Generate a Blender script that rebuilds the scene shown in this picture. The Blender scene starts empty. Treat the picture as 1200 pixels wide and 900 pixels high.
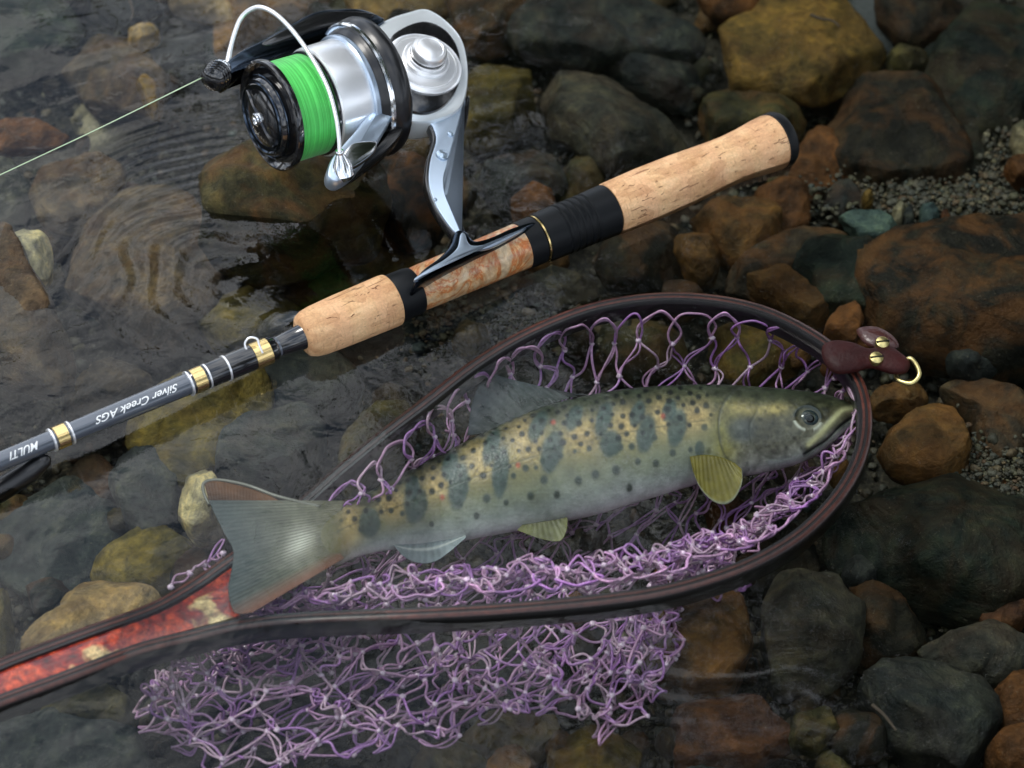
import bpy, bmesh, math, random
import numpy as np
from mathutils import Vector, Matrix, noise
random.seed(7); rng = np.random.default_rng(7)
sc = bpy.context.scene
col = sc.collection

# ------------------------------------------------------------------ camera
CAM = np.array([0.0, -0.785, 0.785])
XA = np.array([1.0, 0, 0]); UP = np.array([0, .70710678, .70710678]); FW = np.array([0, .70710678, -.70710678])
FPX = 1200 * 85 / 36.0
cd = bpy.data.cameras.new('camera'); cam = bpy.data.objects.new('camera', cd); col.objects.link(cam)
cam.location = CAM; cam.rotation_euler = (math.radians(45), 0, 0)
cd.lens = 85; cd.sensor_width = 36; cd.clip_start = .02; cd.clip_end = 500
sc.camera = cam
cd.dof.use_dof = True; cd.dof.focus_distance = 1.13; cd.dof.aperture_fstop = 10
# ------------------------------------------------------------------ sky, sun, exposure
SUN_EL, SUN_AZ = 60, -72          # azimuth from +y towards +x
w = bpy.data.worlds.new('World'); sc.world = w; w.use_nodes = True
nt = w.node_tree; nt.nodes.clear()
def N(t, ty, **kw):
    n = t.nodes.new(ty)
    for k, v in kw.items():
        if k.startswith('i_'):
            n.inputs[k[2:].replace('_', ' ')].default_value = v
        else: setattr(n, k, v)
    return n
sky = N(nt, 'ShaderNodeTexSky', sky_type='NISHITA', sun_disc=False)
sky.sun_elevation = math.radians(SUN_EL); sky.sun_rotation = math.radians(SUN_AZ)
tc = N(nt, 'ShaderNodeTexCoord'); mp = N(nt, 'ShaderNodeMapping'); mp.inputs['Scale'].default_value = (1.6, 1.6, 3.2); mp.inputs['Location'].default_value = (11.1, 5.7, 6.9)
nz = N(nt, 'ShaderNodeTexNoise'); nz.inputs['Scale'].default_value = 2.4; nz.inputs['Detail'].default_value = 7; nz.inputs['Roughness'].default_value = .6
cr = N(nt, 'ShaderNodeValToRGB')
cr.color_ramp.elements[0].position = .42; cr.color_ramp.elements[0].color = (3.0, 3.9, 5.4, 1)
cr.color_ramp.elements[1].position = .60; cr.color_ramp.elements[1].color = (17.0, 17.4, 18.0, 1)
mx = N(nt, 'ShaderNodeMix', data_type='RGBA'); mx.inputs[0].default_value = .9
bg = N(nt, 'ShaderNodeBackground'); bg.inputs['Strength'].default_value = .1
wo = N(nt, 'ShaderNodeOutputWorld')
L = nt.links.new
L(tc.outputs['Generated'], mp.inputs[0]); L(mp.outputs[0], nz.inputs['Vector']); L(nz.outputs[0], cr.inputs[0])
L(sky.outputs[0], mx.inputs[6]); L(cr.outputs[0], mx.inputs[7]); L(mx.outputs[2], bg.inputs[0]); L(bg.outputs[0], wo.inputs[0])
sl = bpy.data.lights.new('sun', 'SUN'); sl.energy = 1.2; sl.angle = math.radians(18); sl.color = (1, .96, .9)
so = bpy.data.objects.new('sun', sl); col.objects.link(so)
sd = Vector((math.sin(math.radians(SUN_AZ)) * math.cos(math.radians(SUN_EL)), math.cos(math.radians(SUN_AZ)) * math.cos(math.radians(SUN_EL)), math.sin(math.radians(SUN_EL))))
so.rotation_euler = (-sd).to_track_quat('-Z', 'Y').to_euler(); so.location = sd * 5
sc.view_settings.view_transform = 'Standard'; sc.view_settings.look = 'None'; sc.view_settings.exposure = 0.62; sc.view_settings.gamma = 1
sc.render.engine = 'CYCLES'
sc.cycles.max_bounces = 8; sc.cycles.transparent_max_bounces = 16; sc.cycles.use_denoising = True
sc.cycles.sample_clamp_indirect = 6

# ------------------------------------------------------------------ helpers
def ray(px, py):
    px = np.asarray(px, float)[..., None]; py = np.asarray(py, float)[..., None]
    return FW + XA * (px - 600) / FPX + UP * (450 - py) / FPX
def W(px, py, z=0.0):                                   # point of the place seen at a picture position, at height z
    d = ray(px, py); z = np.asarray(z, float)[..., None]
    t = (z - CAM[2]) / d[..., 2:3]
    return CAM + d * t
def on_plane(px, py, p0, n):
    d = ray(px, py); t = ((p0 - CAM) @ n) / (d @ n)
    return CAM + d * t[..., None]
def dep(p): return float((np.asarray(p) - CAM) @ FW)
def pxm(p): return dep(p) / FPX                          # metres per picture pixel there
def unit(v): v = np.asarray(v, float); return v / np.linalg.norm(v, axis=-1, keepdims=True)

MW = {}
def tag(o, label=None, cat=None, group=None, kind=None):
    if label: o['label'] = label
    if cat: o['category'] = cat
    if group: o['group'] = group
    if kind: o['kind'] = kind
    return o
def empty(name, loc, rot=None):
    o = bpy.data.objects.new(name, None); col.objects.link(o); o.empty_display_size = .01
    m = Matrix.Translation(Vector(loc)) @ (rot.to_4x4() if rot else Matrix.Identity(4))
    o.matrix_world = m; MW[o] = m
    return o
def mk(name, v, f, mat, parent=None, smooth=45, colr=None, origin=None):
    v = np.asarray(v, float)
    c = v.mean(0) if origin is None else np.asarray(origin, float)
    pm = MW[parent] if parent else Matrix.Identity(4)
    rot = pm.to_3x3() if parent else Matrix.Identity(3)
    m = Matrix.Translation(Vector(c)) @ rot.to_4x4()
    inv = np.array(m.inverted())
    lv = v @ inv[:3, :3].T + inv[:3, 3]
    me = bpy.data.meshes.new(name)
    if isinstance(f, np.ndarray):
        nf, k = f.shape
        me.vertices.add(len(lv)); me.vertices.foreach_set('co', lv.astype(np.float32).ravel())
        me.loops.add(nf * k); me.loops.foreach_set('vertex_index', f.astype(np.int32).ravel())
        me.polygons.add(nf); me.polygons.foreach_set('loop_start', np.arange(0, nf * k, k, dtype=np.int32))
        me.update(calc_edges=True)
    else:
        me.from_pydata(lv.tolist(), [], [tuple(int(i) for i in q) for q in f])
    me.validate()
    if smooth:
        me.shade_smooth()
        if smooth < 180: me.set_sharp_from_angle(angle=math.radians(smooth))
    if colr is not None:
        a = me.color_attributes.new('col', 'FLOAT_COLOR', 'POINT')
        cc = np.ones((len(v), 4), np.float32); cc[:, :3] = colr
        a.data.foreach_set('color', cc.ravel())
    o = bpy.data.objects.new(name, me); col.objects.link(o)
    if mat: me.materials.append(mat)
    if parent:
        o.parent = parent; o.matrix_basis = pm.inverted() @ m
    else: o.matrix_world = m
    MW[o] = m
    return o
def join(parts):                                        # [(v,f),...] -> one (v, f list)
    V, F, n = [], [], 0
    for v, f in parts:
        V.append(np.asarray(v)); F += [tuple(int(i) + n for i in q) for q in f]; n += len(v)
    return np.vstack(V), F
def frame_of(d):
    d = unit(d); a = np.array([0, 0, 1.0]) if abs(d[2]) < .9 else np.array([1.0, 0, 0])
    s = unit(np.cross(d, a)); return d, s, np.cross(s, d)
def lathe(p0, d, prof, seg=48, basis=None):
    d, s, t = basis if basis is not None else frame_of(d)
    th = np.linspace(0, 2 * np.pi, seg, endpoint=False)
    V = []
    for a, r in prof:
        V.append(p0 + d * a + (np.cos(th)[:, None] * s + np.sin(th)[:, None] * t) * r)
    F = []
    for k in range(len(prof) - 1):
        for i in range(seg):
            j = (i + 1) % seg
            F.append((k * seg + i, (k + 1) * seg + i, (k + 1) * seg + j, k * seg + j))
    if prof[0][1] > 1e-7: F.append(tuple(range(seg)))
    if prof[-1][1] > 1e-7: F.append(tuple(reversed(range((len(prof) - 1) * seg, len(prof) * seg))))
    return np.vstack(V), F
def catmull(P, n=8, closed=False):
    P = np.asarray(P, float); m = len(P); out = []
    rngk = range(m) if closed else range(m - 1)
    for i in rngk:
        if closed: a, b, c, d = P[i - 1], P[i], P[(i + 1) % m], P[(i + 2) % m]
        else: a, b, c, d = P[max(i - 1, 0)], P[i], P[i + 1], P[min(i + 2, m - 1)]
        for k in range(n):
            t = k / n
            out.append(.5 * ((2 * b) + (-a + c) * t + (2 * a - 5 * b + 4 * c - d) * t * t + (-a + 3 * b - 3 * c + d) * t ** 3))
    if not closed: out.append(P[-1])
    return np.array(out)
def resample(P, n, closed=False):
    P = np.asarray(P, float)
    if closed: P = np.vstack([P, P[:1]])
    s = np.r_[0, np.cumsum(np.linalg.norm(np.diff(P, axis=0), axis=1))]
    q = np.linspace(0, s[-1], n, endpoint=not closed)
    return np.stack([np.interp(q, s, P[:, i]) for i in range(P.shape[1])], 1)
def sweep(P, r, sides=10, closed=False, caps=True, sec=None):
    P = np.asarray(P, float); n = len(P); r = np.broadcast_to(np.asarray(r, float), (n,))
    T = unit(np.gradient(P, axis=0) if not closed else np.roll(P, -1, 0) - np.roll(P, 1, 0))
    _, s, _ = frame_of(T[0]); S = []
    for k in range(n):
        s = unit(s - T[k] * (s @ T[k])); S.append(s)
    S = np.array(S); B = np.cross(T, S)
    th = np.linspace(0, 2 * np.pi, sides, endpoint=False)
    V = P[:, None] + (np.cos(th)[None, :, None] * S[:, None] + np.sin(th)[None, :, None] * B[:, None]) * r[:, None, None]
    V = V.reshape(-1, 3); F = []
    for k in range(n if closed else n - 1):
        k2 = (k + 1) % n
        for i in range(sides):
            j = (i + 1) % sides
            F.append((k * sides + i, k * sides + j, k2 * sides + j, k2 * sides + i))
    if caps and not closed:
        F.append(tuple(reversed(range(sides)))); F.append(tuple(range((n - 1) * sides, n * sides)))
    return V, F
def grid_faces(a, b, wrap=False):
    i = np.arange(a - 1)[:, None]; j = np.arange(b if wrap else b - 1)[None, :]; j2 = (j + 1) % b
    return np.stack([i * b + j, i * b + j2, (i + 1) * b + j2, (i + 1) * b + j], -1).reshape(-1, 4)

# ------------------------------------------------------------------ materials
def new_mat(name):
    m = bpy.data.materials.new(name); m.use_nodes = True; t = m.node_tree; t.nodes.clear()
    out = t.nodes.new('ShaderNodeOutputMaterial'); p = t.nodes.new('ShaderNodeBsdfPrincipled'); t.links.new(p.outputs[0], out.inputs[0])
    return m, t, p, out
def texco(t, scale=(1, 1, 1), which='Object'):
    c = t.nodes.new('ShaderNodeTexCoord'); m = t.nodes.new('ShaderNodeMapping'); m.inputs['Scale'].default_value = scale
    t.links.new(c.outputs[which], m.inputs[0]); return m.outputs[0]
def tnoise(t, vec, scale, detail=4, rough=.55, dist=0):
    n = t.nodes.new('ShaderNodeTexNoise'); n.inputs['Scale'].default_value = scale; n.inputs['Detail'].default_value = detail
    n.inputs['Roughness'].default_value = rough; n.inputs['Distortion'].default_value = dist
    t.links.new(vec, n.inputs['Vector']); return n.outputs[0]
def ramp(t, fac, stops):
    r = t.nodes.new('ShaderNodeValToRGB'); e = r.color_ramp.elements
    while len(e) < len(stops): e.new(.5)
    for k, (p, c) in enumerate(stops): e[k].position = p; e[k].color = (*c, 1) if len(c) == 3 else c
    t.links.new(fac, r.inputs[0]); return r.outputs[0]
def mixc(t, fac, a, b, mode='MIX'):
    m = t.nodes.new('ShaderNodeMix'); m.data_type = 'RGBA'; m.blend_type = mode
    for s, v in ((0, fac), (6, a), (7, b)):
        if isinstance(v, (int, float)): m.inputs[s].default_value = v if s == 0 else (v, v, v, 1)
        elif isinstance(v, tuple): m.inputs[s].default_value = (*v, 1)
        else: t.links.new(v, m.inputs[s])
    return m.outputs[2]
def math_(t, op, a, b=0.0, clamp=False):
    m = t.nodes.new('ShaderNodeMath'); m.operation = op; m.use_clamp = clamp
    for s, v in ((0, a), (1, b)):
        if isinstance(v, (int, float)): m.inputs[s].default_value = v
        else: t.links.new(v, m.inputs[s])
    return m.outputs[0]
def bump(t, h, dist, strength=1.0, normal=None):
    b = t.nodes.new('ShaderNodeBump'); b.inputs['Distance'].default_value = dist; b.inputs['Strength'].default_value = strength
    t.links.new(h, b.inputs['Height'])
    if normal is not None: t.links.new(normal, b.inputs['Normal'])
    return b.outputs[0]
def simple(name, c, rough=.5, metal=0.0, coat=0.0, bumpd=0, bscale=400, var=0.0):
    m, t, p, _ = new_mat(name)
    p.inputs['Base Color'].default_value = (*c, 1); p.inputs['Roughness'].default_value = rough; p.inputs['Metallic'].default_value = metal
    p.inputs['Coat Weight'].default_value = coat; p.inputs['Coat Roughness'].default_value = .08
    v = texco(t)
    if var:
        n = tnoise(t, v, bscale * .25, 5)
        t.links.new(mixc(t, ramp(t, n, [(.3, (0, 0, 0)), (.7, (1, 1, 1))]), tuple(x * (1 - var) for x in c), tuple(min(1, x * (1 + var)) for x in c)), p.inputs['Base Color'])
        t.links.new(math_(t, 'MULTIPLY_ADD', n, rough * .6), p.inputs['Roughness'])
        t.nodes[-1].inputs[2].default_value = rough * .7
    if bumpd: t.links.new(bump(t, tnoise(t, v, bscale, 3), bumpd), p.inputs['Normal'])
    return m

def stone_material():
    m, t, p, _ = new_mat('stone')
    oi = t.nodes.new('ShaderNodeObjectInfo')
    co = t.nodes.new('ShaderNodeTexCoord')
    off = t.nodes.new('ShaderNodeVectorMath'); off.operation = 'MULTIPLY_ADD'
    cmb = t.nodes.new('ShaderNodeCombineXYZ')
    for i in range(3): t.links.new(oi.outputs['Random'], cmb.inputs[i])
    t.links.new(cmb.outputs[0], off.inputs[0]); off.inputs[1].default_value = (3.1, 7.7, 5.3); t.links.new(co.outputs['Object'], off.inputs[2])
    v = off.outputs[0]
    big = tnoise(t, v, 28, 6, .62, .6); mid = tnoise(t, v, 110, 6, .7, .3); fine = tnoise(t, v, 650, 4, .7)
    ra = t.nodes.new('ShaderNodeAttribute'); ra.attribute_type = 'OBJECT'; ra.attribute_name = 'rust_amount'
    base = mixc(t, 1.0, oi.outputs['Color'], ramp(t, big, [(.30, (.30, .33, .36)), (.5, (.95, .95, .95)), (.70, (2.0, 1.85, 1.45))]), 'MULTIPLY')
    base = mixc(t, 1.0, base, ramp(t, mid, [(.32, (.35, .38, .40)), (.5, (1, 1, 1)), (.68, (1.8, 1.7, 1.4))]), 'MULTIPLY')
    rm = math_(t, 'MULTIPLY', ramp(t, tnoise(t, v, 40, 5, .6, 1.0), [(.42, (0, 0, 0)), (.62, (1, 1, 1))]), ra.outputs['Fac'], True)
    base = mixc(t, rm, base, mixc(t, mid, (.045, .018, .006), (.26, .105, .028)))
    base = mixc(t, ramp(t, fine, [(.62, (0, 0, 0)), (.78, (.55, .55, .55))]), base, (.30, .26, .17))
    base = mixc(t, ramp(t, fine, [(.22, (.7, .7, .7)), (.38, (0, 0, 0))]), base, (.006, .006, .005))
    # bits of silt lying on the upward faces
    t.links.new(base, p.inputs['Base Color'])
    p.inputs['Roughness'].default_value = .62; p.inputs['Specular IOR Level'].default_value = .15
    h = math_(t, 'ADD', math_(t, 'MULTIPLY', big, 2.4), math_(t, 'ADD', mid, math_(t, 'MULTIPLY', fine, .3)))
    t.links.new(bump(t, h, .0028, .8), p.inputs['Normal'])
    return m
M_STONE = stone_material()
def attr_mat(name, rough=.6, bumpd=.0006, bscale=500, spec=.35, mult=True, coat=0):
    m, t, p, _ = new_mat(name)
    a = t.nodes.new('ShaderNodeAttribute'); a.attribute_name = 'col'
    v = texco(t); n = tnoise(t, v, bscale, 4, .65)
    c = mixc(t, 1.0, a.outputs['Color'], ramp(t, n, [(.3, (.55, .55, .55)), (.7, (1.45, 1.45, 1.45))]), 'MULTIPLY') if mult else a.outputs['Color']
    t.links.new(c, p.inputs['Base Color']); p.inputs['Roughness'].default_value = rough; p.inputs['Specular IOR Level'].default_value = spec
    p.inputs['Coat Weight'].default_value = coat
    if bumpd: t.links.new(bump(t, n, bumpd), p.inputs['Normal'])
    return m
M_GRAVEL = attr_mat('gravel')

# ------------------------------------------------------------------ setting: stream bed, water, banks
BED = -.108
def axis_coords(fine0, fine1, step, far):
    a = list(np.arange(fine0, fine1 + step / 2, step)); s = step; x = a[-1]; hi = []
    while x < far: s *= 1.35; x += s; hi.append(x)
    s = step; x = a[0]; lo = []
    while x > -far: s *= 1.35; x -= s; lo.append(x)
    return np.array(lo[::-1] + a + hi)
def vnoise(X, Y, scale, seed=0, octaves=3):             # smooth numpy value noise
    out = np.zeros_like(X); amp = 1; tot = 0
    for o in range(octaves):
        r = np.random.default_rng(seed + o * 13); G = r.standard_normal((256, 256))
        x = X / scale + 100.3; y = Y / scale + 57.7
        xi = np.floor(x).astype(int); yi = np.floor(y).astype(int); fx = x - xi; fy = y - yi
        fx = fx * fx * (3 - 2 * fx); fy = fy * fy * (3 - 2 * fy)
        g = lambda a, b: G[a % 256, b % 256]
        out += amp * ((g(xi, yi) * (1 - fx) + g(xi + 1, yi) * fx) * (1 - fy) + (g(xi, yi + 1) * (1 - fx) + g(xi + 1, yi + 1) * fx) * fy)
        tot += amp; amp *= .5; scale *= .5
    return out / tot
xs = axis_coords(-.36, .36, .004, 60); ys = axis_coords(-.3, .34, .004, 60)
X, Y = np.meshgrid(xs, ys)
R2 = np.hypot(X, Y)
Z = BED + vnoise(X, Y, .09, 3, 4) * .006 * (R2 < 2)
Z += np.clip(np.hypot(X, Y - 1) - 4.2, 0, 1.5) * .35 + np.clip(np.hypot(X, Y) - 6, 0, 60) * .02     # rises into banks a few metres off
m, t, p, _ = new_mat('silt_with_gap_shade')
v = texco(t); n1 = tnoise(t, v, 60, 6, .7); n2 = tnoise(t, v, 500, 4, .7)
c = mixc(t, n1, (.006, .006, .004), (.045, .036, .020)); c = mixc(t, ramp(t, n2, [(.5, (0, 0, 0)), (.75, (1, 1, 1))]), c, (.16, .13, .08))  # silt colour darkened to paint deeper shade into the gaps between stones
t.links.new(c, p.inputs['Base Color']); p.inputs['Roughness'].default_value = .8
t.links.new(bump(t, math_(t, 'ADD', n1, n2), .003), p.inputs['Normal'])
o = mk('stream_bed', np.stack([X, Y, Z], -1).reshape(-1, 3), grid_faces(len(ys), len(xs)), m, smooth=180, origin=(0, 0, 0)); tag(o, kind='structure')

# water: real ripples in the sheet
xs = axis_coords(-.30, .30, .0011, 12); ys = axis_coords(-.24, .27, .0011, 12)
X, Y = np.meshgrid(xs, ys)
def pxy(px, py): q = W(px, py, 0); return q[0], q[1]
Z = np.zeros_like(X)
near = (np.hypot(X, Y) < .5)
# slow swell and flow wrinkles drawn out along the current (down to the left)
ca, sa = math.cos(math.radians(28)), math.sin(math.radians(28))
Uc, Vc = X * ca + Y * sa, -X * sa + Y * ca
Z += vnoise(Uc, Vc * .8, .060, 11, 2) * .00095
left = 1 / (1 + np.exp((X + .06 - .2 * Y) / .05))
Z += vnoise(Uc * .35, Vc, .017, 21, 2) * .00021 * (.2 + left)
cx, cy = pxy(292, 337); r = np.hypot(X - cx, Y - cy); ang = np.arctan2(Y - cy, X - cx)
ex, ey = pxy(212, 190)
Z += .00030 * np.sin(2 * np.pi * r / .0068 + 1.5 * vnoise(X, Y, .03, 5, 1)) * np.exp(-((X - ex) ** 2 + (Y - ey) ** 2) / (2 * .020 ** 2))
ex, ey = pxy(165, 305)
Z += .00042 * np.sin(2 * np.pi * r / .0155 + 2.2 * vnoise(X, Y, .03, 6, 1)) * np.exp(-((X - ex) ** 2 + (Y - ey) ** 2) / (2 * .030 ** 2))
cx, cy = pxy(880, 560); r = np.hypot(X - cx, (Y - cy)); ex, ey = pxy(900, 815)
Z += .00019 * np.sin(2 * np.pi * r / .012 + 2.5 * vnoise(X, Y, .03, 91, 2)) * np.exp(-((X - ex) ** 2 / (2 * .05 ** 2) + (Y - ey) ** 2 / (2 * .025 ** 2)))
# water piled up against the front of the fore grip
ex, ey = pxy(346, 392); Z += .0050 * np.exp(-((X - ex) ** 2 + (Y - ey) ** 2) / (2 * .010 ** 2))
Z *= np.exp(-(np.hypot(X, Y) / .6) ** 4)
m = bpy.data.materials.new('water'); m.use_nodes = True; t = m.node_tree; t.nodes.clear()
out = t.nodes.new('ShaderNodeOutputMaterial'); tr = t.nodes.new('ShaderNodeBsdfTransparent'); gl = t.nodes.new('ShaderNodeBsdfGlossy'); fr = t.nodes.new('ShaderNodeFresnel'); ms = t.nodes.new('ShaderNodeMixShader')
tr.inputs[0].default_value = (.88, .925, .915, 1); gl.inputs['Roughness'].default_value = .035; gl.inputs[0].default_value = (1, 1, 1, 1); fr.inputs['IOR'].default_value = 1.33
v = texco(t); nb = bump(t, tnoise(t, v, 55, 3, .5, .5), .0012, .35)
t.links.new(nb, gl.inputs['Normal']); t.links.new(nb, fr.inputs['Normal'])
t.links.new(fr.outputs[0], ms.inputs[0]); t.links.new(tr.outputs[0], ms.inputs[1]); t.links.new(gl.outputs[0], ms.inputs[2]); t.links.new(ms.outputs[0], out.inputs[0])
o = mk('water', np.stack([X, Y, Z], -1).reshape(-1, 3), grid_faces(len(ys), len(xs)), m, smooth=180, origin=(0, 0, 0)); tag(o, kind='structure')

# trees on the far and right banks: dark masses that the water and the metal mirror
def tree_meshes(seed):
    r = np.random.default_rng(seed)
    parts = [sweep(np.array([[0, 0, -.3], [.05, .02, 2.0], [-.1, .1, 4.2], [.1, .05, 6.8], [.05, .1, 8.6]]), [.20, .16, .12, .07, .02], 10)]
    blobs = [np.array([0, 0, 8.6])]
    for k in range(16):
        h = r.uniform(2.2, 8.0); a = r.uniform(0, 6.28); l = r.uniform(1.2, 2.4) * (1.15 - h / 12)
        tip = np.array([math.cos(a) * l, math.sin(a) * l, h + r.uniform(.2, .9)])
        parts.append(sweep(np.array([[0, .05, h], tip * [.5, .5, 1] - [0, 0, .1], tip]), [.05, .03, .01], 6)); blobs += [tip, tip * [.6, .6, 1]]
    tv, tf = join(parts)
    C = np.array(blobs); n = 6300
    c = C[r.integers(0, len(C), n)] + r.standard_normal((n, 3)) * [.55, .55, .38]
    a = unit(r.standard_normal((n, 3))); b = unit(np.cross(a, r.standard_normal((n, 3)))); s = r.uniform(.05, .11, (n, 1))
    q = np.stack([c - a * s * 1.3, c + b * s * .6, c + a * s * 1.3, c - b * s * .6], 1).reshape(-1, 3)
    return tv, tf, q, np.arange(n * 4).reshape(n, 4)
m_bark = simple('bark', (.07, .05, .035), .9, bumpd=.01, bscale=8, var=.3)
m_leaf = simple('leaf', (.045, .075, .022), .6, bscale=3, var=.4)
tm = [tree_meshes(s) for s in (1, 2)]
protos = []
spots = [(1.45, 5.5, 0), (3.6, 5.0, 1), (4.8, 4.0, 0), (3.4, 7.8, 1), (6.0, 2.2, 1), (.9, 8.9, 0), (5.6, 6.6, 0), (-9.2, 5.4, 1), (-7.8, 3.0, 0), (6.6, -1.6, 0), (8.0, .4, 1), (-7.0, -.6, 1), (5.0, -5.4, 1), (-5.2, -5.2, 0)]
for k, (x, y, q) in enumerate(spots):
    if k < 2:
        tv, tf, lv, lf = tm[q]
        root = empty('tree', (0, 0, 0)); a = mk('trunk', tv, tf, m_bark, root, 60, origin=(0, 0, 0)); b = mk('crown', lv, lf, m_leaf, root, 0, origin=(0, 0, 0)); protos.append((a, b))
    else:
        root = empty('tree', (0, 0, 0))
        for s in protos[q]:
            c = s.copy(); col.objects.link(c); c.parent = root
    root.location = (x, y, .3); root.rotation_euler = (0, 0, k * 1.7); root.scale = (1, 1, 1 + .12 * math.sin(k * 3))
    tag(root, 'leafy tree on the stream bank, seen only as a dark reflection', 'tree', 'trees along the stream banks')

# ------------------------------------------------------------------ stones
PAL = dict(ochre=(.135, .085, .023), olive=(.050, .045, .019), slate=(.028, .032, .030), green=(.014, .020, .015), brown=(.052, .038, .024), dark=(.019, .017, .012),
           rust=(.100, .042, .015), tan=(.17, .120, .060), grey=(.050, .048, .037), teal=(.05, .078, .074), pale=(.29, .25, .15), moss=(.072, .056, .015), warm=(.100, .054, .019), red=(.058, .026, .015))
def stone(pts, colr, label, top=-.062, thick=.032, rust=.2, name='stone', rough=1.0, seg=72, rings=14):
    pts = np.array(pts, float)
    zo = top - thick * .55
    P = W(pts[:, 0], pts[:, 1], np.full(len(pts), zo))
    P = resample(.25 * catmull(P, 6, True) + .75 * resample(P, 6 * len(P), True)[:len(P) * 6], seg, True)
    c = P.mean(0); P = c + (P - c) * 1.17; thick = thick * .9; size = np.linalg.norm(P - c, axis=1).mean()
    V = [c + [0, 0, thick * .55]]
    sd = random.random() * 100
    tilt = np.array([random.uniform(-.22, .22), random.uniform(-.22, .22)])
    pk = random.uniform(2.4, 4.5)
    for side in (1, -1):
        for k in range(1, rings + 1):
            rho = k / rings if side == 1 else 1 - k / (rings + 1)
            rho = math.sin(rho * math.pi / 2) ** .9
            q = c + (P - c) * rho
            h = thick * (.55 if side == 1 else .6) * max(0, 1 - rho ** pk) ** .55 * side
            q = q + np.array([0, 0, h]); q[:, 2] += ((q[:, :2] - c[:2]) @ tilt) * (side == 1) * (1 - rho ** 4)
            V.append(q)
    V = np.vstack([np.atleast_2d(x) for x in V])
    ext = np.array([size, size * .9, thick * .55])
    for _ in range((9 if seg > 40 else 5) if rust > 0 else 1):               # broken faces: planes that cut the stone
        az = random.uniform(0, 6.283); el = random.uniform(-.2, 1.45)
        n_ = np.array([math.cos(az) * math.cos(el), math.sin(az) * math.cos(el), math.sin(el)])
        pr_ = (V - c) @ n_; dd = pr_.max() * random.uniform(.72, .93); ex_ = np.clip(pr_ - dd, 0, None)
        V = V - n_ * (ex_ * .93)[:, None]
    for i in range(len(V)):
        p = Vector(V[i]); s = max(size, .008)
        g = noise.fractal(p / (s * .75) + Vector((sd, 0, 0)), .9, 2.1, 4)
        cell = noise.voronoi(p / (s * .9) + Vector((0, sd, 0)))[0]
        rd = V[i] - c; rd = rd / (np.linalg.norm(rd) + 1e-9)
        rg = 1 - abs(noise.noise(p / (s * .55) + Vector((0, 0, sd)))) * 2
        V[i] += rd * ((g * .06 + (rg - .5) * .045) * s * rough) + np.array([0, 0, 1]) * ((cell[1] - cell[0]) * s * .05 * rough + noise.fractal(p / .006, 1, 2, 4) * .0008)
    F = [(0, 1 + (i + 1) % seg, 1 + i) for i in range(seg)]
    F = [(0, 1 + i, 1 + (i + 1) % seg) for i in range(seg)]
    for k in range(2 * rings - 1):
        for i in range(seg):
            j = (i + 1) % seg; F.append((1 + k * seg + i, 1 + (k + 1) * seg + i, 1 + (k + 1) * seg + j, 1 + k * seg + j))
    F.append(tuple(1 + (2 * rings - 1) * seg + i for i in range(seg)))
    o = mk(name, V, F, M_STONE, None, 180)
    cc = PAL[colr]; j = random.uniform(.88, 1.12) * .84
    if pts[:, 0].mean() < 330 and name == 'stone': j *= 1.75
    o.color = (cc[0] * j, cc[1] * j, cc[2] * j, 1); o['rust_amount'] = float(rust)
    tag(o, label, 'stone')
    return o
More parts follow.
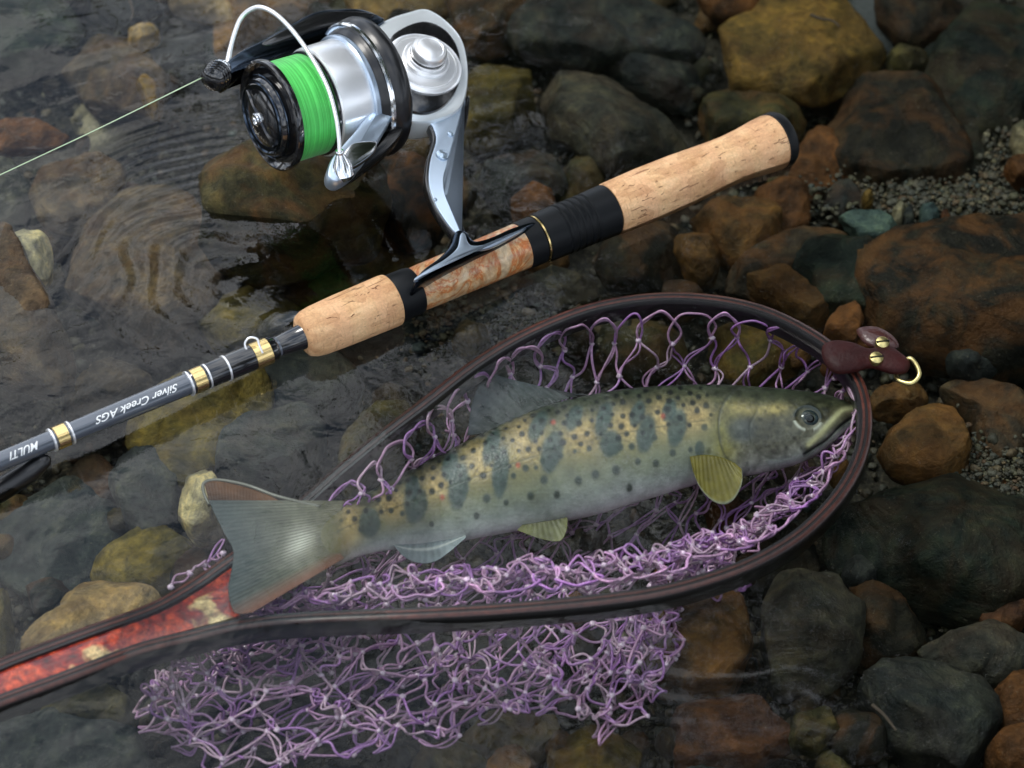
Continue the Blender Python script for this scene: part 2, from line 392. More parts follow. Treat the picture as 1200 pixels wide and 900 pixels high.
S = [
 ([(830,70),(850,50),(880,30),(910,0),(950,-12),(990,5),(1020,35),(1030,60),(1012,90),(1000,112),(960,112),(910,100),(870,95),(838,88)],'ochre','large golden ochre stone near the top, above the butt of the cork grip',-.045,.035,.25),
 ([(1085,105),(1110,60),(1140,20),(1200,5),(1240,60),(1235,120),(1180,150),(1150,160),(1110,140)],'green','big dark green boulder in the upper right corner',-.05,.05,.12),
 ([(975,165),(1000,112),(1050,105),(1090,125),(1115,160),(1130,200),(1090,222),(1040,225),(1000,205)],'dark','dark grey-brown boulder to the right of the cork butt',-.052,.045,.3),
 ([(1095,172),(1150,165),(1165,215),(1110,228),(1085,205)],'green','low dark green stone above the gravel patch at right',-.07,.03,.1),
 ([(628,110),(650,96),(690,98),(740,105),(775,120),(798,150),(800,185),(770,203),(725,205),(690,172),(640,145)],'grey','large grey-olive stone behind the rear cork grip',-.05,.035,.12),
 ([(545,112),(560,88),(600,82),(625,100),(628,125),(605,150),(560,168),(540,150)],'moss','yellow-olive rounded stone just right of the reel body',-.05,.035,.1),
 ([(600,25),(640,5),(720,-2),(770,18),(812,45),(800,66),(740,62),(680,78),(620,60)],'slate','long flat grey slab with a pale streak at the top centre',-.055,.028,.1),
 ([(525,22),(550,-5),(640,-12),(652,8),(612,28),(600,50),(560,58)],'brown','brown stone at the top edge right of the reel',-.058,.03,.45),
 ([(820,-10),(870,-14),(905,5),(880,18),(840,15)],'rust','rusty brown stone cut off by the top edge above the ochre stone',-.055,.03,.6),
 ([(410,-12),(515,-18),(525,8),(480,30),(425,18)],'tan','tan stone at the top edge behind the reel rotor',-.06,.03,.3),
 ([(262,66),(295,40),(340,24),(372,2),(330,-12),(290,-6),(258,25)],'warm','pinkish brown stone behind the bail wire',-.06,.03,.3),
 ([(815,135),(838,104),(880,108),(938,140),(935,168),(880,160),(830,160)],'olive','olive-brown stone behind the end of the rear cork grip',-.062,.028,.4),
 ([(925,215),(945,170),(972,140),(985,175),(990,205),(955,228)],'rust','reddish stone right behind the black butt cap',-.066,.028,.5),
 ([(815,248),(850,236),(883,233),(917,267),(908,300),(867,310),(835,285)],'warm','rusty orange-brown stone below the rear cork grip',-.058,.034,.7),
 ([(888,236),(915,226),(942,232),(945,260),(915,270),(893,262)],'rust','small orange-brown stone under the flared end of the cork',-.06,.03,.5),
 ([(793,287),(818,280),(840,298),(837,322),(812,325),(794,305)],'warm','small orange stone above the top of the net hoop',-.06,.03,.4),
 ([(698,295),(730,265),(785,272),(805,310),(765,330),(715,328)],'dark','dark mottled stone under the black rubber grip',-.064,.03,.3),
 ([(1000,295),(1040,275),(1120,266),(1200,280),(1270,320),(1260,400),(1180,420),(1100,405),(1060,388),(1020,350)],'dark','very large dark brown boulder above the strap at the right edge',-.04,.06,.55),
 ([(925,325),(955,292),(1005,288),(1035,325),(1020,370),(970,365),(935,350)],'green','dark bluish-green stone between the hoop and the big brown boulder',-.055,.04,.15),
 ([(850,330),(895,292),(955,265),(1005,280),(965,298),(930,330),(900,345)],'brown','flat brown stone left of the teal pebble',-.066,.026,.5),
 ([(985,259),(1000,254),(1035,256),(1048,268),(1035,279),(1005,276)],'teal','flat smooth teal pebble beside the gravel patch at right',-.050,.014,0),
 ([(1046,252),(1054,246),(1060,250),(1056,262),(1048,262)],'pale','small pale wedge pebble right of the teal pebble',-.06,.016,0),
 ([(1058,252),(1068,249),(1070,266),(1060,268)],'slate','small blue-grey pebble second from the teal pebble',-.06,.016,0),
 ([(1079,250),(1092,247),(1100,258),(1092,268),(1080,265)],'teal','round grey-blue pebble at the edge of the big brown boulder',-.06,.018,0),
 ([(1100,256),(1110,254),(1114,264),(1106,270),(1099,266)],'red','small reddish pebble at the right end of the pebble row',-.062,.018,.4),
 ([(1011,232),(1018,229),(1023,235),(1017,241),(1011,239)],'ochre','tiny orange pebble in the gravel above the teal pebble',-.058,.014,0),
 ([(1184,158),(1200,150),(1215,160),(1205,178),(1192,176)],'pale','pale cream stone at the right edge above the gravel',-.05,.02,.1),
 ([(1180,198),(1195,188),(1215,195),(1212,212),(1192,212)],'rust','bright orange stone at the right edge in the gravel',-.055,.02,.7),
 ([(968,392),(978,368),(1000,366),(1010,385),(1000,400)],'rust','small reddish stone tucked behind the leather strap',-.062,.028,.5),
 ([(1022,470),(1040,455),(1072,456),(1085,470),(1066,484),(1032,484)],'warm','tan stone just below the brass ring of the strap',-.064,.024,.4),
 ([(1035,525),(1060,500),(1100,490),(1135,508),(1142,540),(1100,562),(1050,548)],'warm','orange-brown stone right of the fish head, outside the hoop',-.055,.036,.55),
 ([(985,645),(1000,600),(1060,572),(1130,560),(1200,588),(1250,640),(1230,705),(1150,718),(1080,705),(1010,675)],'green','very large dark teal-green boulder right of the net hoop',-.048,.055,.12),
 ([(1110,462),(1150,448),(1195,470),(1210,520),(1165,562),(1150,520),(1145,490)],'brown','ridged brown stone at the right edge below the big brown boulder',-.066,.03,.45),
 ([(1148,712),(1172,700),(1200,712),(1195,738),(1162,742)],'red','dark red stone at the lower right, below the teal-green boulder',-.062,.028,.6),
 ([(888,702),(930,687),(975,695),(1002,725),(1000,765),(970,795),(920,802),(890,782),(883,740)],'grey','round grey-brown stone below the right end of the hoop',-.05,.045,.1),
 ([(762,750),(790,708),(830,703),(870,722),(886,745),(883,775),(855,800),(820,808),(780,797),(758,780)],'warm','bright orange-brown boulder beside the right end of the net bag',-.045,.045,.45),
 ([(758,738),(772,728),(787,738),(775,750),(762,748)],'pale','small yellowish pebble between net bag and orange boulder',-.052,.018,0.02),
 ([(1010,810),(1060,772),(1130,792),(1165,832),(1155,890),(1100,915),(1060,882)],'slate','large grey-green stone near the bottom right corner',-.05,.045,.05),
 ([(1085,765),(1150,742),(1215,752),(1220,792),(1150,802),(1105,790)],'grey','flat grey stone at the right edge above the grey-green stone',-.064,.03,.1),
 ([(1158,885),(1175,868),(1205,866),(1235,900),(1190,918)],'rust','rusty pink stone in the very bottom right corner',-.05,.035,.3),
 ([(1168,820),(1200,792),(1240,810),(1225,858),(1185,858)],'rust','brown stone at the right edge above the corner stone',-.056,.035,.5),
 ([(790,848),(840,822),(900,830),(925,868),(860,902),(800,892)],'red','reddish flat stone under the ripples at the bottom edge',-.066,.03,.55),
 ([(930,850),(965,838),(985,855),(960,875),(930,870)],'olive','small olive stone right of the reddish flat stone',-.062,.024,.2),
 ([(545,865),(580,838),(640,842),(655,868),(610,892),(560,888)],'moss','yellow-olive stone peeping out below the net bag',-.068,.03,.3),
 ([(650,890),(690,860),(740,872),(755,905),(720,925),(660,920)],'moss','olive stone at the bottom edge below the right part of the net bag',-.066,.03,.3),
 ([(490,890),(540,880),(570,905),(550,930),(490,930)],'olive','dark olive stone at the bottom edge under the net bag',-.07,.03,.2),
 ([(-35,330),(0,288),(20,300),(45,345),(80,408),(78,428),(52,440),(0,425),(-35,400)],'brown','angular brown rock breaking the surface at the left edge',.008,.05,.2),
 ([(4,286),(30,277),(55,290),(59,310),(46,328),(25,322),(12,305)],'pale','small pale yellow stone beside the angular brown rock at left',-.004,.03,.1),
 ([(40,218),(60,195),(100,185),(140,205),(138,225),(110,255),(80,265),(48,250)],'brown','brown stone below the fishing line at the left',-.045,.03,.35),
 ([(92,320),(118,255),(160,235),(230,240),(252,270),(247,320),(236,362),(190,390),(130,387),(88,365)],'brown','large brown stone under the pale ripples left of the reel',-.045,.038,.25),
 ([(-20,156),(20,146),(50,147),(78,159),(60,170),(0,173)],'rust','flat rust-orange stone at the left edge above the line',-.05,.02,.8),
 ([(-25,195),(20,200),(36,235),(20,268),(-25,262)],'grey','grey stone at the left edge under the end of the line',-.05,.03,.05),
 ([(82,85),(118,52),(152,58),(192,100),(180,132),(112,128)],'brown','dull brown stone above the middle of the fishing line',-.055,.03,.3),
 ([(158,100),(172,96),(185,108),(184,128),(174,130),(168,112)],'ochre','small ochre pebble right beside the fishing line',-.04,.02,.5),
 ([(238,250),(262,222),(300,205),(350,195),(420,203),(452,232),(445,268),(395,275),(335,302),(285,298),(252,280)],'olive','mossy golden rock in the clear dark patch directly under the spool',.015,.060,.4),
 ([(410,205),(455,193),(500,212),(515,258),(478,275),(440,250)],'dark','dark rusty rock under the reel stem',-.020,.045,1.0),
 ([(305,325),(345,308),(420,292),(490,296),(500,318),(430,338),(385,352),(330,350)],'moss','green-gold flat rock just behind the fore cork grip',-.060,.03,.45),
 ([(225,215),(270,190),(330,190),(330,205),(275,215),(240,240)],'dark','black wet rock edge left of the mossy golden rock',-.05,.03,.1),
 ([(425,150),(470,135),(500,150),(505,185),(450,192)],'olive','olive stone seen between rotor and reel stem',-.062,.03,.3),
 ([(145,480),(225,455),(300,438),(314,452),(292,510),(245,555),(212,558),(162,522)],'moss','large olive-yellow stone right under the rod blank',-.05,.032,.15),
 ([(132,560),(160,530),(205,530),(212,560),(197,608),(170,626),(142,595)],'slate','blue-grey slab left of the fish tail',-.056,.03,.05),
 ([(256,525),(298,486),(350,480),(378,508),(362,550),(320,578),(268,565)],'slate','greenish-grey round stone above the fish tail',-.05,.034,.1),
 ([(308,448),(338,426),(390,425),(418,450),(402,480),(350,492),(315,478)],'slate','dark bluish stone directly below the hook keeper',-.06,.032,0),
 ([(392,545),(432,485),(475,482),(488,505),(465,535),(425,568),(392,572)],'olive','brownish-olive stone between the hoop and the fore grip',-.062,.03,.2),
 ([(533,402),(542,386),(568,390),(572,405),(552,414)],'tan','small tan wedge-shaped stone beside the hoop under the burl seat',-.062,.02,0),
 ([(212,602),(222,572),(245,564),(262,585),(258,612),(230,622)],'pale','pale yellow stone poking out behind the upper tail lobe',-.02,.03,.2),
 ([(112,655),(165,626),(222,630),(240,655),(185,695),(122,695)],'moss','dull olive stone above the handle of the net',-.06,.032,.1),
 ([(12,752),(70,732),(95,692),(142,690),(178,712),(150,745),(80,775),(30,780)],'tan','ochre sandy stone touching the net handle at the left',-.030,.032,.35),
 ([(-10,700),(8,690),(14,740),(5,770),(-12,770)],'moss','sliver of olive stone at the left edge above the handle',-.05,.03,.1),
 ([(40,838),(120,802),(158,822),(150,850),(80,852)],'olive','olive stone under the net handle',-.06,.03,.1),
 ([(-25,860),(60,850),(150,868),(165,910),(60,930),(-25,925)],'slate','dark slate stone in the bottom left corner',-.066,.03,0),
 ([(8,615),(90,570),(138,615),(118,680),(60,702),(10,672)],'slate','broad dim blue-grey stone at the left below the rod blank',-.072,.03,0),
 ([(70,470),(118,430),(162,440),(172,452),(128,478),(85,492)],'brown','brown stone hidden behind the upper side of the rod blank',-.066,.026,.1),
 ([(598,240),(620,222),(646,234),(650,254),(615,262)],'rust','rusty pebble behind the burl reel seat',-.058,.028,.5),
 ([(555,208),(600,180),(650,192),(662,220),(620,226),(590,240)],'slate','dim grey stone to the right of the reel stem',-.062,.03,.2),
 ([(655,215),(690,180),(715,205),(700,232),(665,236)],'olive','dim olive stone behind the black rubber grip',-.066,.028,.2),
 ([(700,80),(775,68),(815,88),(812,122),(770,112),(735,98)],'slate','grey stone between the long slab and the grey-olive stone',-.068,.028,.1),
 ([(-25,5),(55,-12),(92,25),(75,64),(0,78),(-25,60)],'green','dim green stone in the upper left corner',-.06,.032,.05),
 ([(150,42),(168,30),(186,40),(172,50),(156,50)],'tan','tiny tan pebble near the top left',-.05,.016,.1),
 ([(198,2),(240,-6),(272,12),(268,26),(228,12)],'tan','curved tan stone at the top edge left of the bail wire',-.058,.02,.2),
 ([(225,372),(285,346),(345,356),(345,392),(282,402),(235,395)],'moss','dim olive stone left of the fore cork grip',-.058,.03,.1),
 ([(1028,5),(1095,-5),(1130,15),(1090,50),(1050,42)],'dark','dark stone at the top edge left of the green boulder',-.062,.032,.2),
 ([(1040,72),(1058,60),(1080,64),(1086,78),(1062,88),(1044,84)],'olive','small olive stone between the ochre stone and the green boulder',-.06,.024,.1),
 ([(672,405),(735,382),(800,398),(795,428),(722,442),(680,430)],'olive','olive stone seen through the upper meshes of the net, left one',-.072,.026,.3),
 ([(835,392),(880,380),(925,398),(935,430),(880,455),(840,430)],'moss','olive-gold stone seen through the upper meshes of the net, right one',-.072,.026,.4),
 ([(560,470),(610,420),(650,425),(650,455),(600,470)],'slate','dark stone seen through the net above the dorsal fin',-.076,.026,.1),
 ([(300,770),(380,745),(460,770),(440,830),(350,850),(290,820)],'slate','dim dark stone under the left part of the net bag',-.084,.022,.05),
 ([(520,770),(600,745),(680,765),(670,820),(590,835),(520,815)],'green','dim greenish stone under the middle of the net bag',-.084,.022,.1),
 ([(870,330),(905,318),(945,345),(975,372),(960,385),(915,362)],'warm','mossy orange stone touching the outside of the hoop at the top right',-.062,.03,.4),
 ([(610,345),(650,325),(690,330),(700,345),(650,362)],'grey','grey stone half hidden by the top of the hoop',-.068,.026,.1),
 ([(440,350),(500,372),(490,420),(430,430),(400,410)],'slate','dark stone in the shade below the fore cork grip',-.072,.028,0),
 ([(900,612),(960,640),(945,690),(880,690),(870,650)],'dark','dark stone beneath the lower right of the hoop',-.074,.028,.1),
 ([(1000,690),(1060,712),(1090,750),(1040,775),(1005,760)],'dark','dark mottled stone between the round grey stone and the grey-green stone',-.068,.03,.35),
]
def stone_all():
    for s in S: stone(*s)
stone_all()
# filler stones between the named ones
covered = []
for s in S:
    a = np.array(s[0], float); covered.append((a.mean(0), a))
def inside(p, poly):
    x, y = p; n = len(poly); r = False; j = n - 1
    for i in range(n):
        xi, yi = poly[i]; xj, yj = poly[j]
        if (yi > y) != (yj > y) and x < (xj - xi) * (y - yi) / (yj - yi) + xi: r = not r
        j = i
    return r
placed = []
tries = 0
while len(placed) < 150 and tries < 6000:
    tries += 1
    p = (random.uniform(-60, 1260), random.uniform(-50, 950)); r = random.choice([10, 12, 14, 18, 22, 28])
    if any(inside(p, a) for _, a in covered): continue
    if any(math.hypot(p[0] - q[0], p[1] - q[1]) < (r + q[2]) * .75 for q in placed): continue
    placed.append((p[0], p[1], r))
protos_f = []
for k, (x, y, r) in enumerate(placed):
    c = random.choice(['dark', 'slate', 'brown', 'olive', 'grey', 'green', 'warm', 'rust'] if x > 500 else ['dark', 'slate', 'brown', 'olive', 'grey', 'slate'])
    if k < 10:
        a0 = random.random() * 6; pts = [(600 + 20 * random.uniform(.8, 1.25) * math.cos(a0 - q * .785), 450 + 14 * random.uniform(.8, 1.25) * math.sin(a0 - q * .785)) for q in range(8)]
        o = stone([(a, b) for a, b in pts], c, None, -.07, .014, random.random() * .5, 'pebble', 1, 36, 8); protos_f.append(o)
    else:
        o = protos_f[k % 10].copy(); col.objects.link(o)
    o.location = W(x, y, -.090 + .012 * random.random() + r * .0002)
    o.scale = (r / 20, r / 20, .7 + r / 40); o.rotation_euler = (random.uniform(-.25, .25), random.uniform(-.25, .25), random.random() * 6.28)
    cc = PAL[c]; o.color = (cc[0] * .8, cc[1] * .8, cc[2] * .8, 1); o['rust_amount'] = random.random() * .5
    bn, bd = None, 1e9
    for (cxy, poly), ss in zip(covered, S):
        d_ = min(math.hypot(x - a, y - b) for a, b in poly)
        if d_ < bd: bn, bd = (cxy, ss[2]), d_
    ph = bn[1].split(); cut = next((q for q, w_ in enumerate(ph) if w_ in ('stone', 'boulder', 'rock', 'slab', 'pebble')), 4); tail_ = ph[cut + 1:cut + 6]
    dx, dy = x - bn[0][0], y - bn[0][1]
    dr_ = ('right of' if dx > 0 else 'left of') if abs(dx) > 1.6 * abs(dy) else ('below' if dy > 0 else 'above') if abs(dy) > 1.6 * abs(dx) else ('lower ' if dy > 0 else 'upper ') + ('right of' if dx > 0 else 'left of')
    sz_ = 'tiny' if r <= 12 else 'small' if r <= 18 else 'mid-sized'
    cw = dict(dark='blackish', slate='blue-grey', brown='brown', olive='olive', grey='grey', green='dark green', warm='orange-brown', rust='rusty')[c]
    tag(o, ('%s %s pebble %s the %s' % (sz_, cw, dr_, ' '.join(ph[:cut + 1]))), 'pebble', 'small pebbles between the larger stones')

# gravel and cobbles that nobody could count
def pebble_field(name, n, cen, rad, seed, label, flat=.6, bright=1.0, dull=0.0):
    r = np.random.default_rng(seed)
    t_ = (1 + 5 ** .5) / 2
    iv = unit(np.array([[-1, t_, 0], [1, t_, 0], [-1, -t_, 0], [1, -t_, 0], [0, -1, t_], [0, 1, t_], [0, -1, -t_], [0, 1, -t_], [t_, 0, -1], [t_, 0, 1], [-t_, 0, -1], [-t_, 0, 1]]))
    jf = np.array([[0, 11, 5], [0, 5, 1], [0, 1, 7], [0, 7, 10], [0, 10, 11], [1, 5, 9], [5, 11, 4], [11, 10, 2], [10, 7, 6], [7, 1, 8], [3, 9, 4], [3, 4, 2], [3, 2, 6], [3, 6, 8], [3, 8, 9], [4, 9, 5], [2, 4, 11], [6, 2, 10], [8, 6, 7], [9, 8, 1]])
    ev = {}; verts = iv.tolist(); fs = []
    def midp(a, b):
        k = (min(a, b), max(a, b))
        if k not in ev: ev[k] = len(verts); verts.append(unit((np.array(verts[a]) + np.array(verts[b])) / 2).tolist())
        return ev[k]
    for a, b, c in jf: ab, bc, ca_ = midp(a, b), midp(b, c), midp(c, a); fs += [(a, ab, ca_), (b, bc, ab), (c, ca_, bc), (ab, bc, ca_)]
    iv = np.array(verts); jf = np.array(fs); nv = len(iv)
    sc_ = rad[:, None] * np.stack([np.ones(n), r.uniform(.55, 1, n), r.uniform(.4, .8, n) * flat / .6], 1)
    v = iv[None] * (1 + r.uniform(-.26, .26, (n, nv, 1))) * sc_[:, None]
    a = r.uniform(0, 6.28, n); ca_, sa_ = np.cos(a)[:, None], np.sin(a)[:, None]
    v = np.stack([v[..., 0] * ca_ - v[..., 1] * sa_, v[..., 0] * sa_ + v[..., 1] * ca_, v[..., 2]], -1) + cen[:, None]
    pal = np.array([PAL[k] for k in ('olive', 'slate', 'brown', 'dark', 'grey', 'warm', 'rust', 'tan', 'teal', 'pale', 'moss')])
    pr = np.array([.17, .16, .17, .17, .12, .06, .05, .04, .02, .01, .03]); pr = pr / pr.sum()
    cc = pal[r.choice(len(pal), n, p=pr)] * r.uniform(.7, 1.3, (n, 1)) * bright
    cc = cc * (1 - dull) + np.array([.075, .068, .045]) * r.uniform(.5, 1.6, (n, 1)) * dull
    F = (jf[None] + (np.arange(n) * nv)[:, None, None]).reshape(-1, 3)
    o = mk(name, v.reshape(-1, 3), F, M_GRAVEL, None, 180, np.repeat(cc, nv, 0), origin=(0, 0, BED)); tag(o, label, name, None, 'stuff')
n = 9000
px = rng.uniform(-80, 1280, n); py = rng.uniform(-70, 970, n)
rad = np.clip(rng.gamma(2.2, .00085, n) + .0008, 0, .0036)
cen = W(px, py, np.full(n, BED + .004)); cen[:, 2] = BED + rng.uniform(0, .016, n)
pebble_field('gravel', n, cen, rad, 5, 'fine mixed gravel between the stones on the stream bed', bright=.7, dull=.35)  # gravel colours toned down to deepen the painted shade between the stones
# the pale gravel bank at the right, behind the big brown boulder
n = 5200
px = rng.normal(1090, 70, n); py = 238 + (px - 1090) * .04 + rng.normal(0, 13, n); px2 = rng.normal(1175, 18, n // 3); py2 = rng.normal(210, 30, n // 3)
px = np.r_[px, px2, rng.normal(560, 60, n // 2), rng.normal(1165, 30, n // 2)]; py = np.r_[py, py2, rng.normal(385, 16, n // 2), rng.normal(560, 22, n // 2)]
n = len(px); rad = rng.gamma(1.8, .00042, n) + .0004
cen = W(px, py, np.full(n, -.078)); cen[:, 2] += rng.uniform(-.012, .006, n)
pebble_field('shingle_bank', n, cen, rad, 6, 'pale fine gravel swept together between the boulders', bright=1.25, dull=.55)
# cobbles outside the picture
n = 1500
a = rng.uniform(0, 6.28, n); rr = rng.uniform(.30, 2.2, n); cen = np.stack([np.cos(a) * rr * 1.1, np.sin(a) * rr * 1.1 + .05, np.full(n, BED + .006)], 1)
keep = ~((np.abs(cen[:, 0]) < .30) & (cen[:, 1] > -.24) & (cen[:, 1] < .28)); cen = cen[keep]; n = len(cen)
pebble_field('cobbles', n, cen, rng.uniform(.012, .05, n), 8, 'rounded cobbles of the stream bed away from the catch', flat=.5)

# ------------------------------------------------------------------ shared object materials
M_CHROME = simple('chrome', (.86, .88, .90), .13, 1.0, bumpd=.00002, bscale=300)
M_SATIN = simple('satin_silver', (.95, .96, .97), .30, .72, bumpd=.00003, bscale=500)
M_BLUE = simple('pale_blue_metal', (.52, .62, .74), .30, .85)
M_WHITE = simple('pearl_white', (.84, .89, .90), .28, .55, .4)
M_BLACK = simple('gloss_black', (.008, .008, .009), .12, 0, 1.0)
M_SOFTB = simple('soft_black', (.006, .006, .007), .30, 0, .15)
M_DARKM = simple('dark_chrome', (.06, .08, .11), .16, 1.0)
M_GOLD = simple('gold', (.92, .68, .30), .22, 1.0)
M_BRASS = simple('brass', (.62, .52, .22), .3, 1.0, bumpd=.0001, bscale=700)
M_BLANK = simple('slate_blank', (.10, .115, .14), .22, .35, 1.0)
M_RUBBER = simple('black_rubber', (.004, .005, .006), .42, bumpd=.00004, bscale=1500); M_RUBBER.node_tree.nodes['Principled BSDF'].inputs['Specular IOR Level'].default_value = .22

# ------------------------------------------------------------------ fishing rod
RA, RB = W(0, 541, .012), W(912, 164, .002)
ru = unit(RB - RA); rs_ = unit(np.cross(ru, [0, 0, 1])); rt = np.cross(rs_, ru)
rot = Matrix(np.stack([ru, -rs_, rt], 1).tolist())
rod = empty('fishing_rod', RA, rot); tag(rod, 'fishing rod with pale cork grips and dark grey blank lying across the stream', 'fishing rod')
def rod_a(px, py):                                      # distance along the rod axis for a picture position on it
    pc = W(px, py, .007); return float((pc - RA) @ ru)
def st(px): return rod_a(px, 541 - (541 - 164) / 912 * px)
def rpx(a): return pxm(RA + ru * a)
RBAS = (ru, -rs_, rt)
def rl(name, prof, mat, seg=64, parent=None, smooth=40):
    pr = []
    for x, r in prof:
        a = st(x); pr.append((a, r * rpx(a)))
    v, f = lathe(RA, ru, pr, seg, RBAS); return mk(name, v, f, mat, parent or rod, smooth, origin=RA + ru * pr[0][0])
def cork_mat():
    m, t, p, _ = new_mat('cork')
    v = texco(t); vs = texco(t, (60, 190, 190)); vw = texco(t, (1, .3, .3))
    big = tnoise(t, vs, 1.0, 5, .62, .4); fine = tnoise(t, v, 900, 4, .7)
    sx = t.nodes.new('ShaderNodeSeparateXYZ'); t.links.new(v, sx.inputs[0])
    seg = tnoise(t, texco(t, (95, .001, .001)), 1.0, 1, .3)
    c = ramp(t, big, [(.25, (.46, .22, .09)), (.5, (.70, .43, .22)), (.75, (.84, .58, .33))])
    c = mixc(t, ramp(t, seg, [(.42, (0, 0, 0)), (.58, (.55, .55, .55))]), c, (.70, .40, .22))
    pv = t.nodes.new('ShaderNodeTexVoronoi'); pv.distance = 'CHEBYCHEV'; pv.inputs['Scale'].default_value = 1; t.links.new(texco(t, (85, 120, 120)), pv.inputs['Vector'])
    ps = t.nodes.new('ShaderNodeSeparateColor'); t.links.new(pv.outputs['Color'], ps.inputs[0])
    c = mixc(t, 1., c, ramp(t, ps.outputs[0], [(.2, (.88, .82, .76)), (.8, (1.08, 1.08, 1.06))]), 'MULTIPLY')
    # growth lines across, pits and lenticels
    li = tnoise(t, texco(t, (520, 60, 60)), 1.0, 3, .6, .3)
    c = mixc(t, ramp(t, li, [(.60, (0, 0, 0)), (.72, (.55, .55, .55))]), c, (.42, .20, .09))
    pit = tnoise(t, texco(t, (150, 420, 420)), 1.0, 3, .75, 1.2)
    pm = ramp(t, pit, [(.655, (0, 0, 0)), (.69, (1, 1, 1))])
    lon = ramp(t, tnoise(t, texco(t, (75, 520, 520)), 1.0, 2, .6, .6), [(.665, (0, 0, 0)), (.70, (1, 1, 1))])
    pm = math_(t, 'MAXIMUM', pm, math_(t, 'MULTIPLY', lon, .7))
    c = mixc(t, pm, c, (.22, .085, .03)); c = mixc(t, 1.0, c, ramp(t, fine, [(.3, (.82, .80, .78)), (.7, (1.12, 1.12, 1.12))]), 'MULTIPLY')
    t.links.new(c, p.inputs['Base Color']); p.inputs['Roughness'].default_value = .62
    t.links.new(bump(t, math_(t, 'SUBTRACT', fine, math_(t, 'MULTIPLY', pm, 2.5)), .00025), p.inputs['Normal'])
    return m
M_CORK = cork_mat()
def burl_mat(name, a, b, c3, sc_=90):
    m, t, p, _ = new_mat(name)
    v = texco(t); n = tnoise(t, v, sc_, 6, .6, 1.8); n2 = tnoise(t, v, sc_ * 6, 5, .7, .6)
    c = ramp(t, n, [(.40, a), (.49, b), (.53, c3), (.57, b), (.63, a)])
    c = mixc(t, 1.0, c, ramp(t, n2, [(.3, (.55, .5, .48)), (.7, (1.35, 1.35, 1.3))]), 'MULTIPLY')
    t.links.new(c, p.inputs['Base Color']); p.inputs['Roughness'].default_value = .35; p.inputs['Coat Weight'].default_value = .6; p.inputs['Coat Roughness'].default_value = .06
    t.links.new(bump(t, n2, .00012), p.inputs['Normal'])
    return m
M_SEAT = burl_mat('burl_seat', (.56, .43, .27), (.50, .29, .13), (.42, .11, .015), 34)
rl('blank', [(-260, 9.5), (0, 11.5), (150, 12.6), (298, 13.5), (320, 12.6), (330, 12)], M_BLANK)
rl('thread_wrap', [(218, 13.6), (219, 14.4), (298, 15.6), (318, 15.2), (321, 13.0)], M_BLACK)
for x, r in ((68, 12.5), (229, 13.4)):
    rl('gold_band', [(x - 7, r), (x - 6.6, r + 1.6), (x + 6.6, r + 1.7), (x + 7, r)], M_GOLD)
    for dx in (-10.5, 10.5): rl('silver_ring', [(x + dx - 1.3, r), (x + dx - 1.0, r + 1.9), (x + dx + 1.0, r + 1.9), (x + dx + 1.3, r)], M_SATIN)
rl('silver_ring', [(261, 14.2), (261.3, 16), (263.4, 16), (263.7, 14.2)], M_SATIN)
rl('gold_band', [(293, 14.5), (293.4, 16.6), (312, 16.4), (312.4, 14)], M_GOLD)
rl('winding_check', [(320, 12), (352, 15), (357, 19.5), (364, 20), (366, 15)], M_BLACK)
rl('silver_ring', [(355.5, 18), (356, 20.6), (358, 20.6), (358.5, 18)], M_SATIN)
hk = catmull(np.array([on_plane(np.array(x), np.array(y), W(302, 405, .016), -FW) for x, y in ((300, 416), (291, 412), (287, 403), (292, 396), (301, 397), (304, 405), (308, 414))]), 6)
v, f = sweep(hk, .00055, 8); mk('hook_keeper', v, f, M_SATIN, rod, 180)
rl('fore_grip', [(352, 4), (352, 20), (355, 25.5), (361, 28.5), (370, 30.2), (400, 31.5), (454, 32.2), (457.5, 31.6), (458.5, 30), (458.6, 5)], M_CORK, 96)
rl('front_hood', [(458.8, 12), (459, 28.5), (462, 29.5), (481, 29.2), (486, 28), (486.5, 26)], M_RUBBER)
rl('reel_seat', [(484, 26.5), (500, 27.2), (560, 27.6), (628, 28.2), (630, 25)], M_SEAT, 96)
rl('gold_band', [(631, 27), (631.3, 29.4), (633, 29.4), (633.3, 27)], M_GOLD)
rl('locking_hood', [(610, 26), (612, 28.9), (630, 29.0), (630.5, 27)], M_RUBBER)
pr = [(633.6, 26), (634, 29.8), (654, 30.6)]
for x in range(656, 694, 8): pr += [(x, 30.6), (x + 1.2, 29.4), (x + 2.6, 29.4), (x + 3.8, 30.8)]
pr += [(700, 31), (716, 31.4), (717, 30), (717.1, 20)]
rl('rubber_grip', pr, M_RUBBER, 96)
rl('rear_grip', [(717.2, 8), (717.5, 30.8), (720, 32), (760, 33), (800, 32.2), (840, 29.8), (862, 29.2), (882, 30.6), (900, 33), (911, 33.6), (916, 32.6), (918, 29), (918.3, 8)], M_CORK, 96)
rl('butt_cap', [(912, 31), (915, 34.4), (921, 34.2), (925, 31.5), (927, 25), (927.5, 0)], M_RUBBER)
